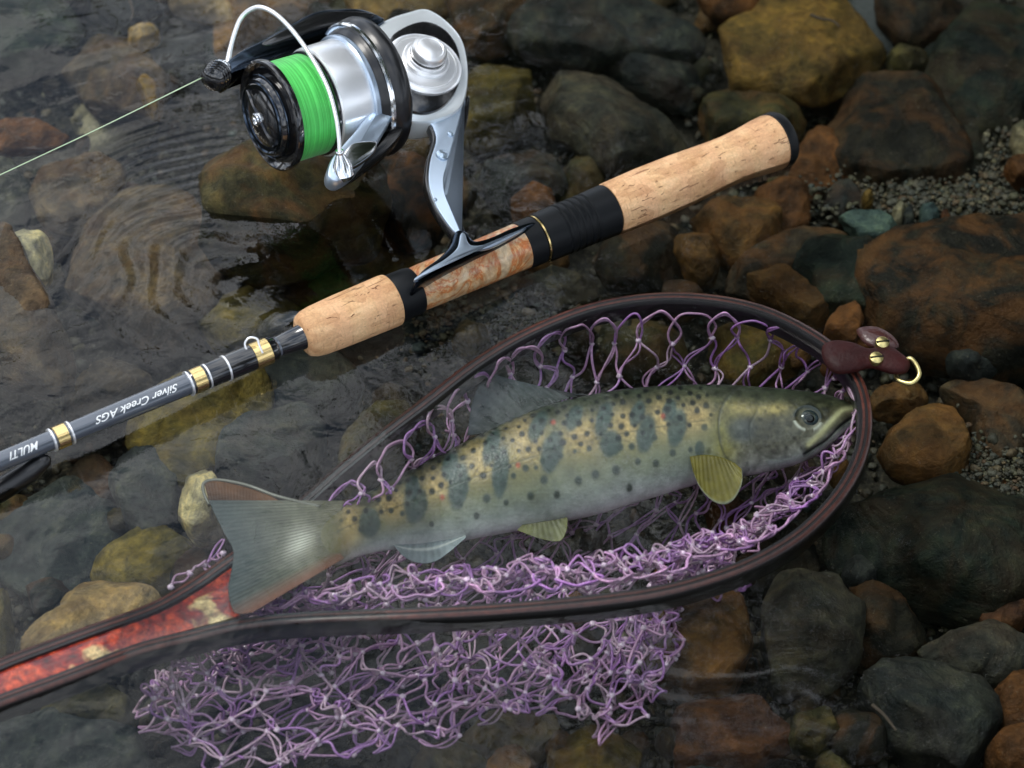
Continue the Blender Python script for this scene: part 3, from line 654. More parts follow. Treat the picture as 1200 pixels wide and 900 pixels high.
def wrap_text(txt, x_right, height, parent, ang0=math.radians(38), shear=.5, r_px=12.6, spacing=1.0, width=None):
    cu = bpy.data.curves.new('lettering', 'FONT'); cu.body = txt; cu.size = 1; cu.shear = shear; cu.space_character = spacing; cu.extrude = 0; cu.offset = .012
    ob = bpy.data.objects.new('tmp', cu); col.objects.link(ob)
    dg = bpy.context.evaluated_depsgraph_get(); me = ob.evaluated_get(dg).to_mesh()
    bmx = bmesh.new(); bmx.from_mesh(me); bmesh.ops.remove_doubles(bmx, verts=bmx.verts, dist=1e-5)
    for _ in range(3):
        bmesh.ops.triangulate(bmx, faces=bmx.faces); lo_ = [e for e in bmx.edges if abs(e.verts[0].co.y - e.verts[1].co.y) > .12]
        bmesh.ops.subdivide_edges(bmx, edges=lo_, cuts=1)
    bmx.verts.index_update(); co = np.array([v.co[:] for v in bmx.verts]); fs = [tuple(q.index for q in pp.verts) for pp in bmx.faces]; bmx.free()
    ob.evaluated_get(dg).to_mesh_clear(); bpy.data.objects.remove(ob)
    wtot = co[:, 0].max(); s = height
    sx_ = (width / wtot) if width else s
    a0 = st(x_right)
    V = []
    for x, y, _ in co:
        a = a0 - x * sx_; r = r_px * rpx(a) + .00022
        th = ang0 + (y - .35) * s / r                     # lettering runs butt to tip, read from the other side
        V.append(RA + ru * a + (rs_ * math.sin(th) + rt * math.cos(th)) * r)
    return mk('lettering', V, fs, simple('lettering_paint', (.86, .88, .88), .4), parent, 0)
gl = np.array([W(58, 536, .008), W(44, 546, .004), W(20, 562, -.001), W(-10, 580, -.006), W(-60, 606, -.012)])
v, f = sweep(catmull(gl, 6), np.interp(np.linspace(0, 1, 25), [0, .1, .35, 1], [.001, .0032, .0050, .0056]), 16); mk('black_bar', v, f, M_SOFTB, rod, 180)  # black bar thickening away from the underside of the blank
wrap_text('Silver Creek AGS', 204, .0047, rod, width=112 * pxm(RA), r_px=13.0)
wrap_text('MULTI', 41, .0050, rod, width=40 * pxm(RA), r_px=11.7)

# ------------------------------------------------------------------ spinning reel
SP = W(315, 136, .056)                                   # centre of the spool lip
s_ = pxm(SP)
ur = unit(.81 * XA + .307 * UP + .5 * FW)
e1 = unit(-.355 * XA + .935 * UP); e1 = unit(e1 - ur * (e1 @ ur))
br = -np.cross(ur, e1); br = br if br @ FW < 0 else -br     # towards the camera
PSI = math.radians(24); e1, br = e1 * math.cos(PSI) - br * math.sin(PSI), br * math.cos(PSI) + e1 * math.sin(PSI)
reel = empty('spinning_reel', on_plane(np.array(545.), np.array(283.), SP, br), Matrix(np.stack([ur, np.cross(e1, ur), e1], 1).tolist()))
tag(reel, 'silver and black spinning reel filled with bright green line, standing on the rod', 'fishing reel')
_rp = on_plane(np.array(548.), np.array(290.), SP, br); _tg = RA + ru * st(556) ; OFFP = 0.0
print('REEL DEPTH', dep(_rp), dep(_tg))
def RP(x, y, off=0.0):                                   # point on the reel's middle plane moved OFF px towards the viewer's side
    return on_plane(np.array(float(x)), np.array(float(y)), SP + br * off * s_, br)
def rlathe(name, prof, mat, parent=None, seg=96, smooth=35, p0=None, d=None):
    d = ur if d is None else d; p0 = SP if p0 is None else p0
    v, f = lathe(p0, d, [(a * s_, r * s_) for a, r in prof], seg); return mk(name, v, f, mat, parent or reel, smooth, origin=p0)
def plate(name, pts, d0, d1, mat, parent=None, bev=1.5, curve=5, smooth=40, inset=0.0):
    """thick bevelled plate traced on the reel's middle plane, from offset d0 (near the viewer) back to d1"""
    q = np.array([RP(x, y, d0) for x, y in pts])
    q = catmull(q, curve, True) if curve else q
    c = q.mean(0); P2 = np.stack([(q - c) @ ur, (q - c) @ e1], 1)
    T = unit(np.roll(P2, -1, 0) - np.roll(P2, 1, 0)); area = np.sum(P2[:, 0] * np.roll(P2[:, 1], -1) - P2[:, 1] * np.roll(P2[:, 0], -1))
    Nn = np.stack([T[:, 1], -T[:, 0]], 1) * (1 if area > 0 else -1)      # outward
    def ring(ins, off):
        Q = P2 - Nn * (ins + inset) * s_
        return c + Q[:, :1] * ur + Q[:, 1:] * e1 + br * (off - d0) * s_
    R = [ring(bev, d0), ring(bev * .3, d0 - bev * .3), ring(0, d0 - bev), ring(0, d1 + bev), ring(bev * .3, d1 + bev * .3), ring(bev, d1)]
    n = len(P2); V = np.vstack(R); F = []
    for k in range(5):
        for i in range(n):
            j = (i + 1) % n; F.append((k * n + i, k * n + j, (k + 1) * n + j, (k + 1) * n + i))
    F.append(tuple(reversed(range(n)))); F.append(tuple(range(5 * n, 6 * n)))
    if area < 0: F = [tuple(reversed(q)) for q in F]
    F = [tuple(reversed(q)) for q in F]
    return mk(name, V, F, mat, parent or reel, smooth)
# spool: black lip, green line, silver skirt
spool = rlathe('spool', [(6, 0), (6, 46), (4, 52), (5, 58), (1.2, 61), (-1, 64), (0, 66.5), (3, 67.5), (8, 66.5), (9, 62), (9, 50), (10, 40)], M_BLACK)
def line_mat():
    m, t, p, _ = new_mat('green_braid')
    v = texco(t, (1, 1, 1)); n = tnoise(t, texco(t, (1500, 12, 12)), 1.0, 3, .6); n2 = tnoise(t, v, 90, 3)
    c = mixc(t, ramp(t, n, [(.35, (0, 0, 0)), (.65, (1, 1, 1))]), (.035, .42, .05), (.12, .78, .15)); c = mixc(t, 1., c, ramp(t, n2, [(.3, (.85, .85, .85)), (.7, (1.1, 1.1, 1.1))]), 'MULTIPLY')
    t.links.new(c, p.inputs['Base Color']); p.inputs['Roughness'].default_value = .42; p.inputs['Sheen Weight'].default_value = .2
    t.links.new(bump(t, n, .0003), p.inputs['Normal']); return m
M_LINE = line_mat()
rlathe('line_winding', [(8.5, 40)] + [(8.6 + k * .8, 60.5 + .35 * (k % 2)) for k in range(61)] + [(58, 40)], M_LINE, spool, 128, 180)
rlathe('spool_rim', [(57.8, 50), (57.8, 62), (58.6, 63.5), (61, 63.5), (62, 62)], M_BLACK, spool)
rlathe('spool_skirt', [(62, 58), (62.2, 64), (64, 66), (68, 66.5), (108, 67.2), (110, 66.6), (111, 67.4), (117, 67.4), (118, 66), (118, 50)], M_SATIN, spool, 128)
knob = rlathe('drag_knob', [(-14, 0), (-14.5, 8), (-14, 18), (-11, 33), (-8, 37), (-8.5, 40), (-10, 42), (-9, 46), (-3, 49), (6, 49)], M_BLACK)
rlathe('knob_ring', [(-3.5, 49.2), (-4.4, 50.3), (-3.5, 51.4), (-2, 51.4), (-1, 49.5)], M_DARKM, knob)
rlathe('knob_ring', [(-9.6, 40.4), (-11.2, 42.2), (-9.8, 44), (-8.6, 43)], M_DARKM, knob)
rlathe('centre_bolt', [(-14, 8.5), (-18, 8), (-19, 6.5), (-18.4, 4.2), (-17, 4), (-17, 0)], M_CHROME, knob, 32)
# grip bar across the drag knob
ax0 = SP - ur * 15.5 * s_
bar = []
for k, (h, wd) in enumerate(((-38, 2.0), (-36, 4.2), (-20, 5.5), (-8, 8), (8, 8), (20, 5.5), (36, 4.2), (38, 2.0))):
    dirb = unit(e1 * .97 + br * .25); sb = unit(np.cross(ur, dirb))
    z0 = 3.0 + 3.5 * (abs(h) / 38) ** 2
    for q, zz in ((-1, z0 + 6), (-.6, z0 - 1.5), (.6, z0 - 1.5), (1, z0 + 6)): bar.append(ax0 + dirb * h * s_ + sb * wd * q * s_ + ur * (zz - 3) * s_)
mk('knob_bar', np.array(bar), grid_faces(8, 4).tolist() + [(0, 1, 2, 3), (31, 30, 29, 28)], M_BLACK, knob, 50)
# rotor
rotor = rlathe('rotor', [(112, 60), (112, 72), (116, 75), (122, 77), (128, 82), (133, 85), (140, 86), (146, 84), (152, 76), (156, 60), (158, 30)], M_SOFTB)
rlathe('rotor_rim', [(120, 78.5), (119, 81), (121, 83), (124, 83), (126, 81)], M_CHROME, rotor)
rlathe('rotor_collar', [(105, 64), (104, 70), (106, 71.5), (112, 71), (113, 62)], M_BLUE, rotor)
plate('rotor_arm', [(452, 22), (425, 9), (395, 9), (370, 12), (345, 24), (310, 44), (282, 58), (262, 74), (258, 88), (266, 92), (280, 82), (305, 68), (340, 54), (372, 46), (400, 34), (430, 34)], 16, -14, M_DARKM, rotor, 6)
plate('arm_cover', [(440, 16), (400, 12), (372, 16), (340, 31), (308, 49), (318, 53), (350, 42), (380, 32), (410, 26)], 18, 12, M_BLACK, rotor, 2)
plate('rotor_arm', [(452, 112), (462, 128), (452, 150), (438, 172), (418, 198), (398, 212), (384, 205), (388, 186), (402, 168), (418, 150), (436, 126)], 34, 12, M_BLUE, rotor, 5)
plate('arm_edge', [(470, 132), (474, 150), (458, 172), (436, 190), (410, 208), (404, 206), (424, 186), (446, 164), (458, 146)], 22, 4, M_BLACK, rotor, 3)
plate('pivot_cover', [(412, 168), (432, 164), (442, 166), (440, 176), (426, 188), (408, 198), (398, 196), (400, 184)], 42, 32, M_CHROME, rotor, 3)
# bail: wire, its end cone, the line roller
bw = [RP(266, 82, 6), RP(269, 62, 12), RP(274, 42, 22), RP(282, 22, 34), RP(294, 11, 46), RP(308, 9, 56), RP(326, 19, 64), RP(347, 41, 70), RP(368, 72, 74), RP(384, 103, 74), RP(393, 134, 70), RP(397, 160, 62), RP(398, 180, 52)]
rr_ = np.interp(np.linspace(0, 1, 12 * 8 + 1), [0, .12, .4, 1], [4.2, 2.8, 2.9, 2.4]) * s_
v, f = sweep(catmull(bw, 8), rr_, 14); bail = mk('bail_wire', v, f, M_SATIN, reel, 180)
e = RP(398, 178, 52); dv = unit(RP(403, 206, 28) - e)
v, f = lathe(e, dv, [(-2 * s_, 0), (-2 * s_, 4.6 * s_), (0, 5.6 * s_), (2 * s_, 5.2 * s_), (3 * s_, 4.6 * s_), (16 * s_, 11 * s_), (28 * s_, 13 * s_), (34 * s_, 9 * s_), (36 * s_, 0)], 32); mk('bail_cone', v, f, M_CHROME, bail, 40)
c0 = RP(258, 84, 6); dr = unit(RP(241, 102, 16) - c0)
v, f = lathe(c0, dr, [(-9 * s_, 0), (-9 * s_, 8 * s_), (-7 * s_, 13 * s_), (-3 * s_, 15 * s_), (2 * s_, 15.5 * s_), (3 * s_, 14 * s_), (3.5 * s_, 0)], 40); mk('roller_arm', v, f, M_CHROME, bail, 40)
v, f = lathe(c0, -dr, [(8.8 * s_, 0), (9.6 * s_, 5 * s_), (9.8 * s_, 7.5 * s_), (8.6 * s_, 8 * s_)], 24); mk('roller_screw', v, f, M_BLACK, bail, 40)
pr = [(3.6, 6)]
for k in range(4): pr += [(4 + k * 4.6, 15.5 - k * .5), (5 + k * 4.6, 17 - k * .6), (7 + k * 4.6, 17 - k * .6), (8.2 + k * 4.6, 14.5 - k * .5)]
pr += [(23, 12), (25, 8), (25.5, 0)]
v, f = lathe(c0, dr, [(a * s_, r * s_) for a, r in pr], 40); mk('line_roller', v, f, M_BLACK, bail, 40)
# body
body = plate('body', [(436, 34), (455, 20), (478, 12), (498, 8), (516, 16), (534, 32), (545, 50), (550, 78), (548, 108), (538, 128), (512, 140), (484, 142), (462, 132), (446, 110), (440, 70)], 12, -26, M_WHITE, None, 7)
plate('body_side', [(452, 50), (470, 30), (500, 22), (528, 36), (542, 64), (541, 100), (524, 124), (500, 134), (474, 128), (455, 105)], 17, 8, M_BLACK, body, 3, inset=3)
def bdisc(name, cx_, cy_, off, prof, mat, parent, seg=64):
    c = RP(cx_, cy_, off); v, f = lathe(c, br, [(a * s_, r * s_) for a, r in prof], seg); return mk(name, v, f, mat, parent, 35, origin=c)
cover = bdisc('side_cover', 496, 77, 16, [(-6, 46), (0, 47.5), (4, 47), (6, 44.5), (6.4, 40.5), (5.4, 39.8), (5.4, 38.6), (6.6, 38), (7.2, 20), (7.2, 0)], M_SATIN, body)
cap = bdisc('screw_cap', 499, 70, 23, [(0, 29), (2.5, 29), (4, 27.5), (4.5, 24), (8, 23.5), (9, 21), (11, 20.5), (12, 22), (19, 21.5), (21.5, 19.5), (22.3, 16.5), (21.6, 15.6), (22, 15), (22.4, 0)], M_SATIN, cover)
bdisc('cap_groove', 499, 70, 23, [(8.6, 21.8), (9, 22.6), (11, 22.4), (11.4, 20.8)], M_BLACK, cap)
# stem and foot
stem = plate('stem', [(500, 140), (520, 134), (548, 112), (550, 128), (546, 150), (537, 182), (528, 206), (528, 224), (536, 246), (546, 274), (539, 279), (528, 270), (510, 245), (499, 217), (500, 190), (507, 164), (503, 148)], 3, -11, M_BLACK, None, 2)
plate('stem_face', [(504, 141), (524, 133), (544, 115), (544, 130), (540, 151), (531, 182), (521, 206), (522, 226), (530, 246), (542, 274), (538, 275), (528, 266), (512, 242), (503, 216), (504, 190), (511, 165), (508, 150)], 6, 1.5, M_BLUE, stem, 1.5)
for x, y, r in ((528, 157, 4.2), (518, 182, 8.0), (510, 234, 2.6)):
    bdisc('water_drop', x, y, 6, [(0, r), (r * .25, r * .92), (r * .42, r * .6), (r * .5, 0)], simple('clear_drop', (.42, .52, .62), .03, .7), stem, 24)
plate('foot', [(487, 327), (497, 314), (516, 300), (528, 286), (534, 270), (546, 270), (556, 281), (575, 277), (600, 266), (628, 258), (632, 264), (612, 274), (585, 287), (560, 297), (530, 310), (505, 322), (490, 331)], 14, -16, M_DARKM, None, 4)
plate('foot_edge', [(487, 325), (505, 313), (522, 303), (536, 290), (540, 274), (545, 274), (552, 287), (575, 284), (612, 268), (613, 270), (580, 288), (560, 293), (544, 297), (522, 308), (500, 321), (488, 328)], 17, 12, M_BLUE, None, 1)

# fishing line running from the roller out of the picture
p0 = c0 + dr * 17 * s_ - XA * 15 * s_
pts = np.array([p0, W(115, 151, .056), W(0, 205, .054), W(-240, 318, .050)])
v, f = sweep(catmull(pts, 6), .00028, 8)
tag(mk('fishing_line', v, f, simple('line_strand', (.52, .66, .42), .4), None, 180), 'thin pale green fishing line stretched from the reel roller to the left', 'fishing line')

# ------------------------------------------------------------------ landing net
HOOP = [(-120, 835), (-60, 806), (0, 778), (60, 755), (120, 733), (180, 711), (225, 686), (267, 657), (310, 626), (356, 588), (400, 549), (450, 508), (500, 470), (550, 431), (600, 399), (650, 375), (700, 358), (760, 348), (820, 348), (880, 358), (930, 378), (975, 407), (1003, 442), (1014, 482), (1009, 528), (986, 574), (945, 618), (900, 648), (850, 670), (780, 690), (700, 702), (600, 711), (500, 717), (420, 720), (340, 724), (280, 731), (220, 745), (167, 758), (110, 779), (60, 798), (0, 820), (-60, 846), (-120, 872)]
hp = np.array(HOOP, float)
hz = lambda x: np.interp(np.asarray(x, float), [-120, 120, 225, 340, 470, 750], [.004, .0005, -.0060, -.0065, .0005, .003])
hw = W(hp[:, 0], hp[:, 1], hz(hp[:, 0])); hw = catmull(hw, 6)
net = empty('landing_net', W(270, 690, 0)); tag(net, 'wooden landing net with dark oval hoop and purple knotted mesh holding the fish', 'landing net')
def frame_mat():
    m, t, p, _ = new_mat('laminated_wood')
    a = t.nodes.new('ShaderNodeAttribute'); a.attribute_name = 'col'
    n = tnoise(t, texco(t), 260, 5, .7); c = mixc(t, 1., a.outputs['Color'], ramp(t, n, [(.3, (.45, .45, .45)), (.7, (1.6, 1.5, 1.4))]), 'MULTIPLY')
    t.links.new(c, p.inputs['Base Color']); p.inputs['Roughness'].default_value = .35; p.inputs['Coat Weight'].default_value = .1; p.inputs['Coat Roughness'].default_value = .2
    t.links.new(bump(t, n, .0002), p.inputs['Normal']); return m
M_FRAME = frame_mat()
T = unit(np.gradient(hw, axis=0)); SD = unit(np.stack([-T[:, 1], T[:, 0], np.zeros(len(T))], 1))   # outward (closed the clockwise way)
sec = []; cols_ = []
hwid, hh = .0032, .0100
ks = [(-1, -.0, 0), (-1, -.12, 0), (-.85, 0, 0), (-.45, 0, 0), (-.40, .0003, 1), (-.05, .0003, 1), (0, 0, 2), (.35, 0, 2), (.40, .0003, 1), (.82, 0, 1), (1, -.10, 0), (1, -1, 0), (.85, -1.06, 0), (-.85, -1.06, 0), (-1, -1, 0)][1:]
cl = [(.004, .0035, .004), (.050, .014, .009), (.006, .004, .004)]
dark_n = vnoise(np.arange(len(hw)) * 1.0, np.zeros(len(hw)), 9, 77, 2)
for k in range(len(hw)):
    sh = 1 + .6 * dark_n[k]
    for a, b, c in ks:
        dz = b * hh if abs(b) > .05 else b
        sec.append(hw[k] + SD[k] * a * hwid + np.array([0, 0, dz])); cols_.append(np.array(cl[c]) * sh)
mk('hoop_frame', np.array(sec), grid_faces(len(hw), len(ks), True), M_FRAME, net, 50, np.array(cols_))
# handle inlay of red and gold burl between the two bars
top = catmull(np.array([W(x, y, float(hz(x)) - .0015) for x, y in ((-120, 843), (0, 786), (60, 763), (120, 741), (180, 719), (225, 695), (266, 668), (276, 664))]), 6)
bot = catmull(np.array([W(x, y, float(hz(x)) - .0015) for x, y in ((-120, 866), (0, 814), (60, 792), (110, 773), (167, 752), (220, 738), (272, 724), (282, 720))]), 6)
R = []
for tt in np.linspace(0, 1, 9): R.append(top * (1 - tt) + bot * tt + np.array([0, 0, .0012 * math.sin(math.pi * tt)]))
R = [R[0] - [0, 0, .008]] + R + [R[-1] - [0, 0, .008]]
n = len(top); v = np.vstack(R); f = grid_faces(len(R), n).tolist() + [tuple(k * n + n - 1 for k in range(len(R)))]
m, t, p, _ = new_mat('red_burl')
vv = texco(t); nn = tnoise(t, vv, 55, 6, .62, 1.6); n2 = tnoise(t, vv, 380, 5, .75, .4); n3 = tnoise(t, texco(t, (1, 1, 1)), 32, 3, .5, .4)
red = ramp(t, nn, [(.3, (.03, .005, .004)), (.45, (.20, .012, .008)), (.6, (.55, .07, .02)), (.75, (.16, .014, .010))])
gold = ramp(t, nn, [(.35, (.30, .17, .05)), (.55, (.72, .55, .26)), (.7, (.45, .24, .07))])
c = mixc(t, ramp(t, n3, [(.50, (0, 0, 0)), (.54, (1, 1, 1))]), red, gold)
c = mixc(t, 1., c, ramp(t, n2, [(.35, (.4, .38, .36)), (.65, (1.4, 1.4, 1.4))]), 'MULTIPLY'); t.links.new(c, p.inputs['Base Color'])
p.inputs['Roughness'].default_value = .3; p.inputs['Coat Weight'].default_value = .5; t.links.new(bump(t, n2, .0003), p.inputs['Normal'])
mk('handle_inlay', v, f, m, net, 60)

# mesh bag: knots on a hanging surface, slack doubled cords between them
KEYS = [((385, 582), (352, 640, -.012), (292, 712, -.040), (205, 790, -.056), (158, 802, -.050)),
        ((450, 520), (462, 560, -.015), (400, 690, -.060), (260, 800, -.066), (168, 850, -.055)),
        ((550, 440), (548, 492, -.026), (500, 640, -.068), (350, 810, -.070), (215, 888, -.058)),
        ((630, 392), (632, 446, -.026), (590, 620, -.072), (450, 800, -.072), (300, 897, -.058)),
        ((700, 368), (694, 430, -.026), (650, 610, -.072), (520, 790, -.072), (380, 890, -.058)),
        ((790, 358), (780, 425, -.026), (730, 600, -.072), (600, 770, -.072), (500, 868, -.058)),
        ((880, 368), (870, 428, -.028), (800, 590, -.070), (690, 750, -.072), (590, 842, -.058)),
        ((960, 405), (940, 450, -.036), (870, 580, -.062), (760, 730, -.068), (660, 838, -.055)),
        ((1003, 470), (985, 500, -.034), (910, 590, -.060), (790, 730, -.064), (725, 848, -.052)),
        ((1000, 525), (960, 552, -.030), (890, 620, -.046), (800, 720, -.058), (752, 812, -.048)),
        ((975, 575), (915, 592, -.024), (850, 650, -.028), (790, 715, -.050), (762, 770, -.044)),
        ((925, 622), (870, 622, -.006), (815, 655, -.026), (765, 712, -.046), (768, 735, -.040)),
        ((860, 655), (815, 640, -.005), (770, 665, -.024), (745, 715, -.042), (745, 790, -.044)),
        ((780, 680), (745, 650, -.004), (715, 672, -.024), (705, 725, -.040), (700, 842, -.048)),
        ((690, 694), (665, 662, -.004), (640, 682, -.024), (635, 735, -.040), (640, 828, -.050)),
        ((590, 703), (570, 670, -.004), (552, 692, -.024), (545, 745, -.040), (550, 842, -.050)),
        ((490, 709), (478, 680, -.004), (460, 700, -.024), (450, 755, -.040), (450, 875, -.050)),
        ((400, 713), (395, 692, -.004), (380, 706, -.022), (360, 765, -.038), (330, 893, -.048)),
        ((330, 718), (335, 702, -.012), (318, 712, -.020), (270, 775, -.036), (215, 880, -.046)),
        ((292, 722), (300, 716, -.016), (275, 735, -.024), (215, 780, -.034), (165, 830, -.044))]
KW = []
for kk in KEYS:
    k0 = W(kk[0][0], kk[0][1], float(hz(kk[0][0])) - .004); k1 = W(kk[1][0], kk[1][1], kk[1][2]); dk = (k1 - k0) * [1, 1, 0]; k0 = k0 + unit(dk) * .0045
    KW.append([k0] + [W(a, b, c) for a, b, c in kk[1:]])
KW = np.array(KW)                                        # keys x 5 x 3
NC, NR = 46, 18
fine_k = np.stack([catmull(KW[:, j], 12) for j in range(5)], 1)
s_arc = np.r_[0, np.cumsum(np.linalg.norm(np.diff(fine_k[:, 0], axis=0), axis=1))]
def path_at(u):                                          # u in 0..1 round the hoop
    q = np.clip(u, 0, 1) * s_arc[-1]
    P = np.array([[np.interp(q, s_arc, fine_k[:, j, c]) for c in range(3)] for j in range(5)])
    return resample(catmull(P, 10), NR + 1)
NOM = .0196
K = np.zeros((NR + 1, NC, 3)); r = np.random.default_rng(12)
for i in range(NR + 1):
    for j in range(NC):
        u = (j + .5 * (i % 2)) / (NC - 1)
        p_ = path_at(u)
        jit = .0 if i == 0 else .0013 + .0003 * min(i, 8)
        fold = np.array([.2, -1, .7]) * .0035 * math.sin(i * 1.25 + 1.3 * math.sin(j * .55)) * min(i / 6, 1)
        K[i, j] = p_[i] + fold + r.standard_normal(3) * jit * [1, 1, .55]
CV, CF, CC, nb_ = [], [], [], 0
purp = np.array([[.43, .21, .46], [.52, .28, .48], [.38, .17, .44], [.54, .35, .46], [.50, .27, .43]])
def cord(P, rad, c):
    global nb_
    v, f = sweep(P, rad, 6, caps=False)
    CV.append(v); CF.append(np.array(f) + nb_); CC.append(np.repeat(np.array(c)[None], len(v), 0)); nb_ += len(v)
tt = np.linspace(0, 1, 13)[:, None]
KD = {}
def knot_dir(p):                                         # direction in which the cords leave a knot
    key = tuple(np.round(p, 6))
    if key not in KD: KD[key] = unit(r.standard_normal(3) * [1, 1, .4])
    return KD[key]
def edge(a, b, nom=NOM, double=.5, rim=False):
    d = b - a; L_ = np.linalg.norm(d); du = d / (L_ + 1e-9)
    slack = math.sqrt(max((nom * 1.05) ** 2 - L_ ** 2, 0))
    ka, kb = knot_dir(a), knot_dir(b)
    if ka @ du < -.3: ka = ka - 1.3 * (ka @ du) * du
    if kb @ du < -.3: kb = kb - 1.3 * (kb @ du) * du
    f_ = .30 + .7 * slack / nom
    ta = unit(ka * f_ + du * .6) * nom * (.8 + 1.1 * slack / nom); tb = unit(kb * f_ + du * .6) * nom * (.8 + 1.1 * slack / nom)
    h00, h10, h01, h11 = 2 * tt ** 3 - 3 * tt ** 2 + 1, tt ** 3 - 2 * tt ** 2 + tt, -2 * tt ** 3 + 3 * tt ** 2, tt ** 3 - tt ** 2
    base = a * h00 + ta * h10 + b * h01 + tb * h11
    side = unit(np.cross(du, [.1, .2, 1.0]) + r.standard_normal(3) * .3)
    c = purp[r.integers(0, 5)] * r.uniform(.8, 1.15)
    if r.random() < double:
        g = .00085 * r.uniform(.8, 1.3); ph = r.uniform(0, 3); w_ = np.sin(math.pi * tt) ** .5
        up2 = unit(np.cross(side, du))
        o1 = (side * np.cos(2.6 * tt + ph) + up2 * np.sin(2.6 * tt + ph)) * g * (.45 + w_)
        cord(base + o1, .00050, c); cord(base - o1 + side * w_ * r.uniform(-1, 1) * .0010, .00050, c * .92)
    else: cord(base, .00062, c)
knots = []
for i in range(NR):
    for j in range(NC):
        if i > 0: knots.append(K[i, j])
        ups = (j, j + 1) if i % 2 else (j - 1, j)
        for q in ups:
            if 0 <= q < NC:
                a, b = K[i, j], K[i + 1, q]
                if i == 0:      # arch hung in the groove of the hoop
                    continue
                else: edge(a, b, NOM, .6 if i < 4 else .3)
def arch(a, m_, b):
    c = purp[r.integers(0, 5)] * r.uniform(.9, 1.2); w_ = (b - a); mid = (a + b) / 2; up_ = m_ - mid
    pts = np.array([a, a + up_ * .42 - w_ * .10, mid + up_ * .86 - w_ * .34, m_ + w_ * r.uniform(-.06, .06), mid + up_ * .86 + w_ * .34, b + up_ * .42 + w_ * .10, b])
    q = catmull(pts + r.standard_normal(pts.shape) * .0005, 5); tq = np.linspace(0, 1, len(q))[:, None]; sd_ = unit(np.cross(b - a, [.1, .3, 1]) + [0, 0, .6])
    g = (.0008 * np.cos(tq * 9 + r.uniform(0, 6))); cord(q + sd_ * g, .00060, c)
    if r.random() < .75: cord(q - sd_ * g + unit(up_) * .0006 * np.sin(tq * 12), .00060, c * .93)
for j in range(1, NC): arch(K[1, j - 1], K[0, j], K[1, j])
for k, (a, b) in enumerate([((262, 632), (240, 662)), ((240, 662), (222, 672)), ((222, 672), (200, 688)), ((246, 655), (262, 648)), ((232, 664), (250, 668)), ((880, 684), (862, 690)), ((862, 690), (845, 692)), ((845, 692), (822, 697))]):
    edge(W(a[0], a[1], -.012), W(b[0], b[1], -.014), .012, .8); knots.append(W(b[0], b[1], -.013))
m, t, p, _ = new_mat('net_cord')
a = t.nodes.new('ShaderNodeAttribute'); a.attribute_name = 'col'
n = tnoise(t, texco(t), 900, 3, .7); t.links.new(mixc(t, 1., a.outputs['Color'], ramp(t, n, [(.3, (.65, .65, .65)), (.7, (1.3, 1.3, 1.3))]), 'MULTIPLY'), p.inputs['Base Color'])
p.inputs['Roughness'].default_value = .38; p.inputs['Coat Weight'].default_value = .15; p.inputs['Coat Roughness'].default_value = .15
mesh_bag = mk('mesh_bag', np.vstack(CV), np.vstack(CF), m, net, 180, np.vstack(CC)); tag(mesh_bag, kind='stuff')
kv, kf = [], []
ks_, kfaces = lathe(np.zeros(3), [0, 0, 1], [(-1, 0), (-.6, .75), (.1, 1), (.7, .65), (1, 0)], 7)
kfaces = [f_ for f_ in kfaces]
for q in knots:
    n0 = len(kv) * len(ks_)
    Q = ks_ * r.uniform(.75, 1.25, (len(ks_), 1)) * np.array([.00150, .00150, .00120]) * r.uniform(.8, 1.15)
    kv.append(Q + q); kf += [tuple(int(i) + n0 for i in f_) for f_ in kfaces]
kk_ = mk('knots', np.vstack(kv), kf, simple('knot_cord', (.78, .58, .72), .22, coat=.8, var=.2, bscale=2000), mesh_bag, 180); tag(kk_, kind='stuff')

# leather strap, its two brass screws and the ring
def slab(name, pts, z0, z1, mat, parent, bev=.0012, curve=5):
    q = catmull(np.array([W(x, y, (z0 + z1) / 2) for x, y in pts]), curve, True); c = q.mean(0); q = c + (q - c) * np.array([.94, .80, 1])
    T_ = unit(np.roll(q, -1, 0) - np.roll(q, 1, 0)); Nn = np.stack([T_[:, 1], -T_[:, 0], 0 * T_[:, 0]], 1)
    if ((q - c) * Nn).sum() < 0: Nn = -Nn
    R = []
    for ins, z in ((bev * 1.6, z1 + .0004), (bev * .5, z1 - bev * .4), (0, z1 - bev), (0, z0 + bev), (bev, z0)):
        x = q - Nn * ins; x = x.copy(); x[:, 2] = z; R.append(x)
    n = len(q); F = grid_faces(5, n, True).tolist() + [tuple(reversed(range(n))), tuple(range(4 * n, 5 * n))]
    return mk(name, np.vstack(R), F, mat, parent, 50)
M_LEATHER = simple('oxblood_leather', (.024, .0028, .0022), .55, coat=.0, bumpd=.0006, bscale=350, var=.35); M_LEATHER.node_tree.nodes['Principled BSDF'].inputs['Specular IOR Level'].default_value = .2
strap = slab('strap', [(960, 404), (975, 396), (1000, 400), (1018, 408), (1040, 402), (1060, 416), (1070, 428), (1064, 440), (1045, 440), (1022, 432), (1002, 438), (978, 440), (963, 425)], .004, .010, M_LEATHER, net, .002)
slab('strap', [(1002, 384), (1025, 380), (1046, 392), (1055, 408), (1040, 412), (1015, 406)], .001, .0045, simple('wet_leather', (.05, .015, .012), .3, bumpd=.0005, bscale=300), net, .0015)
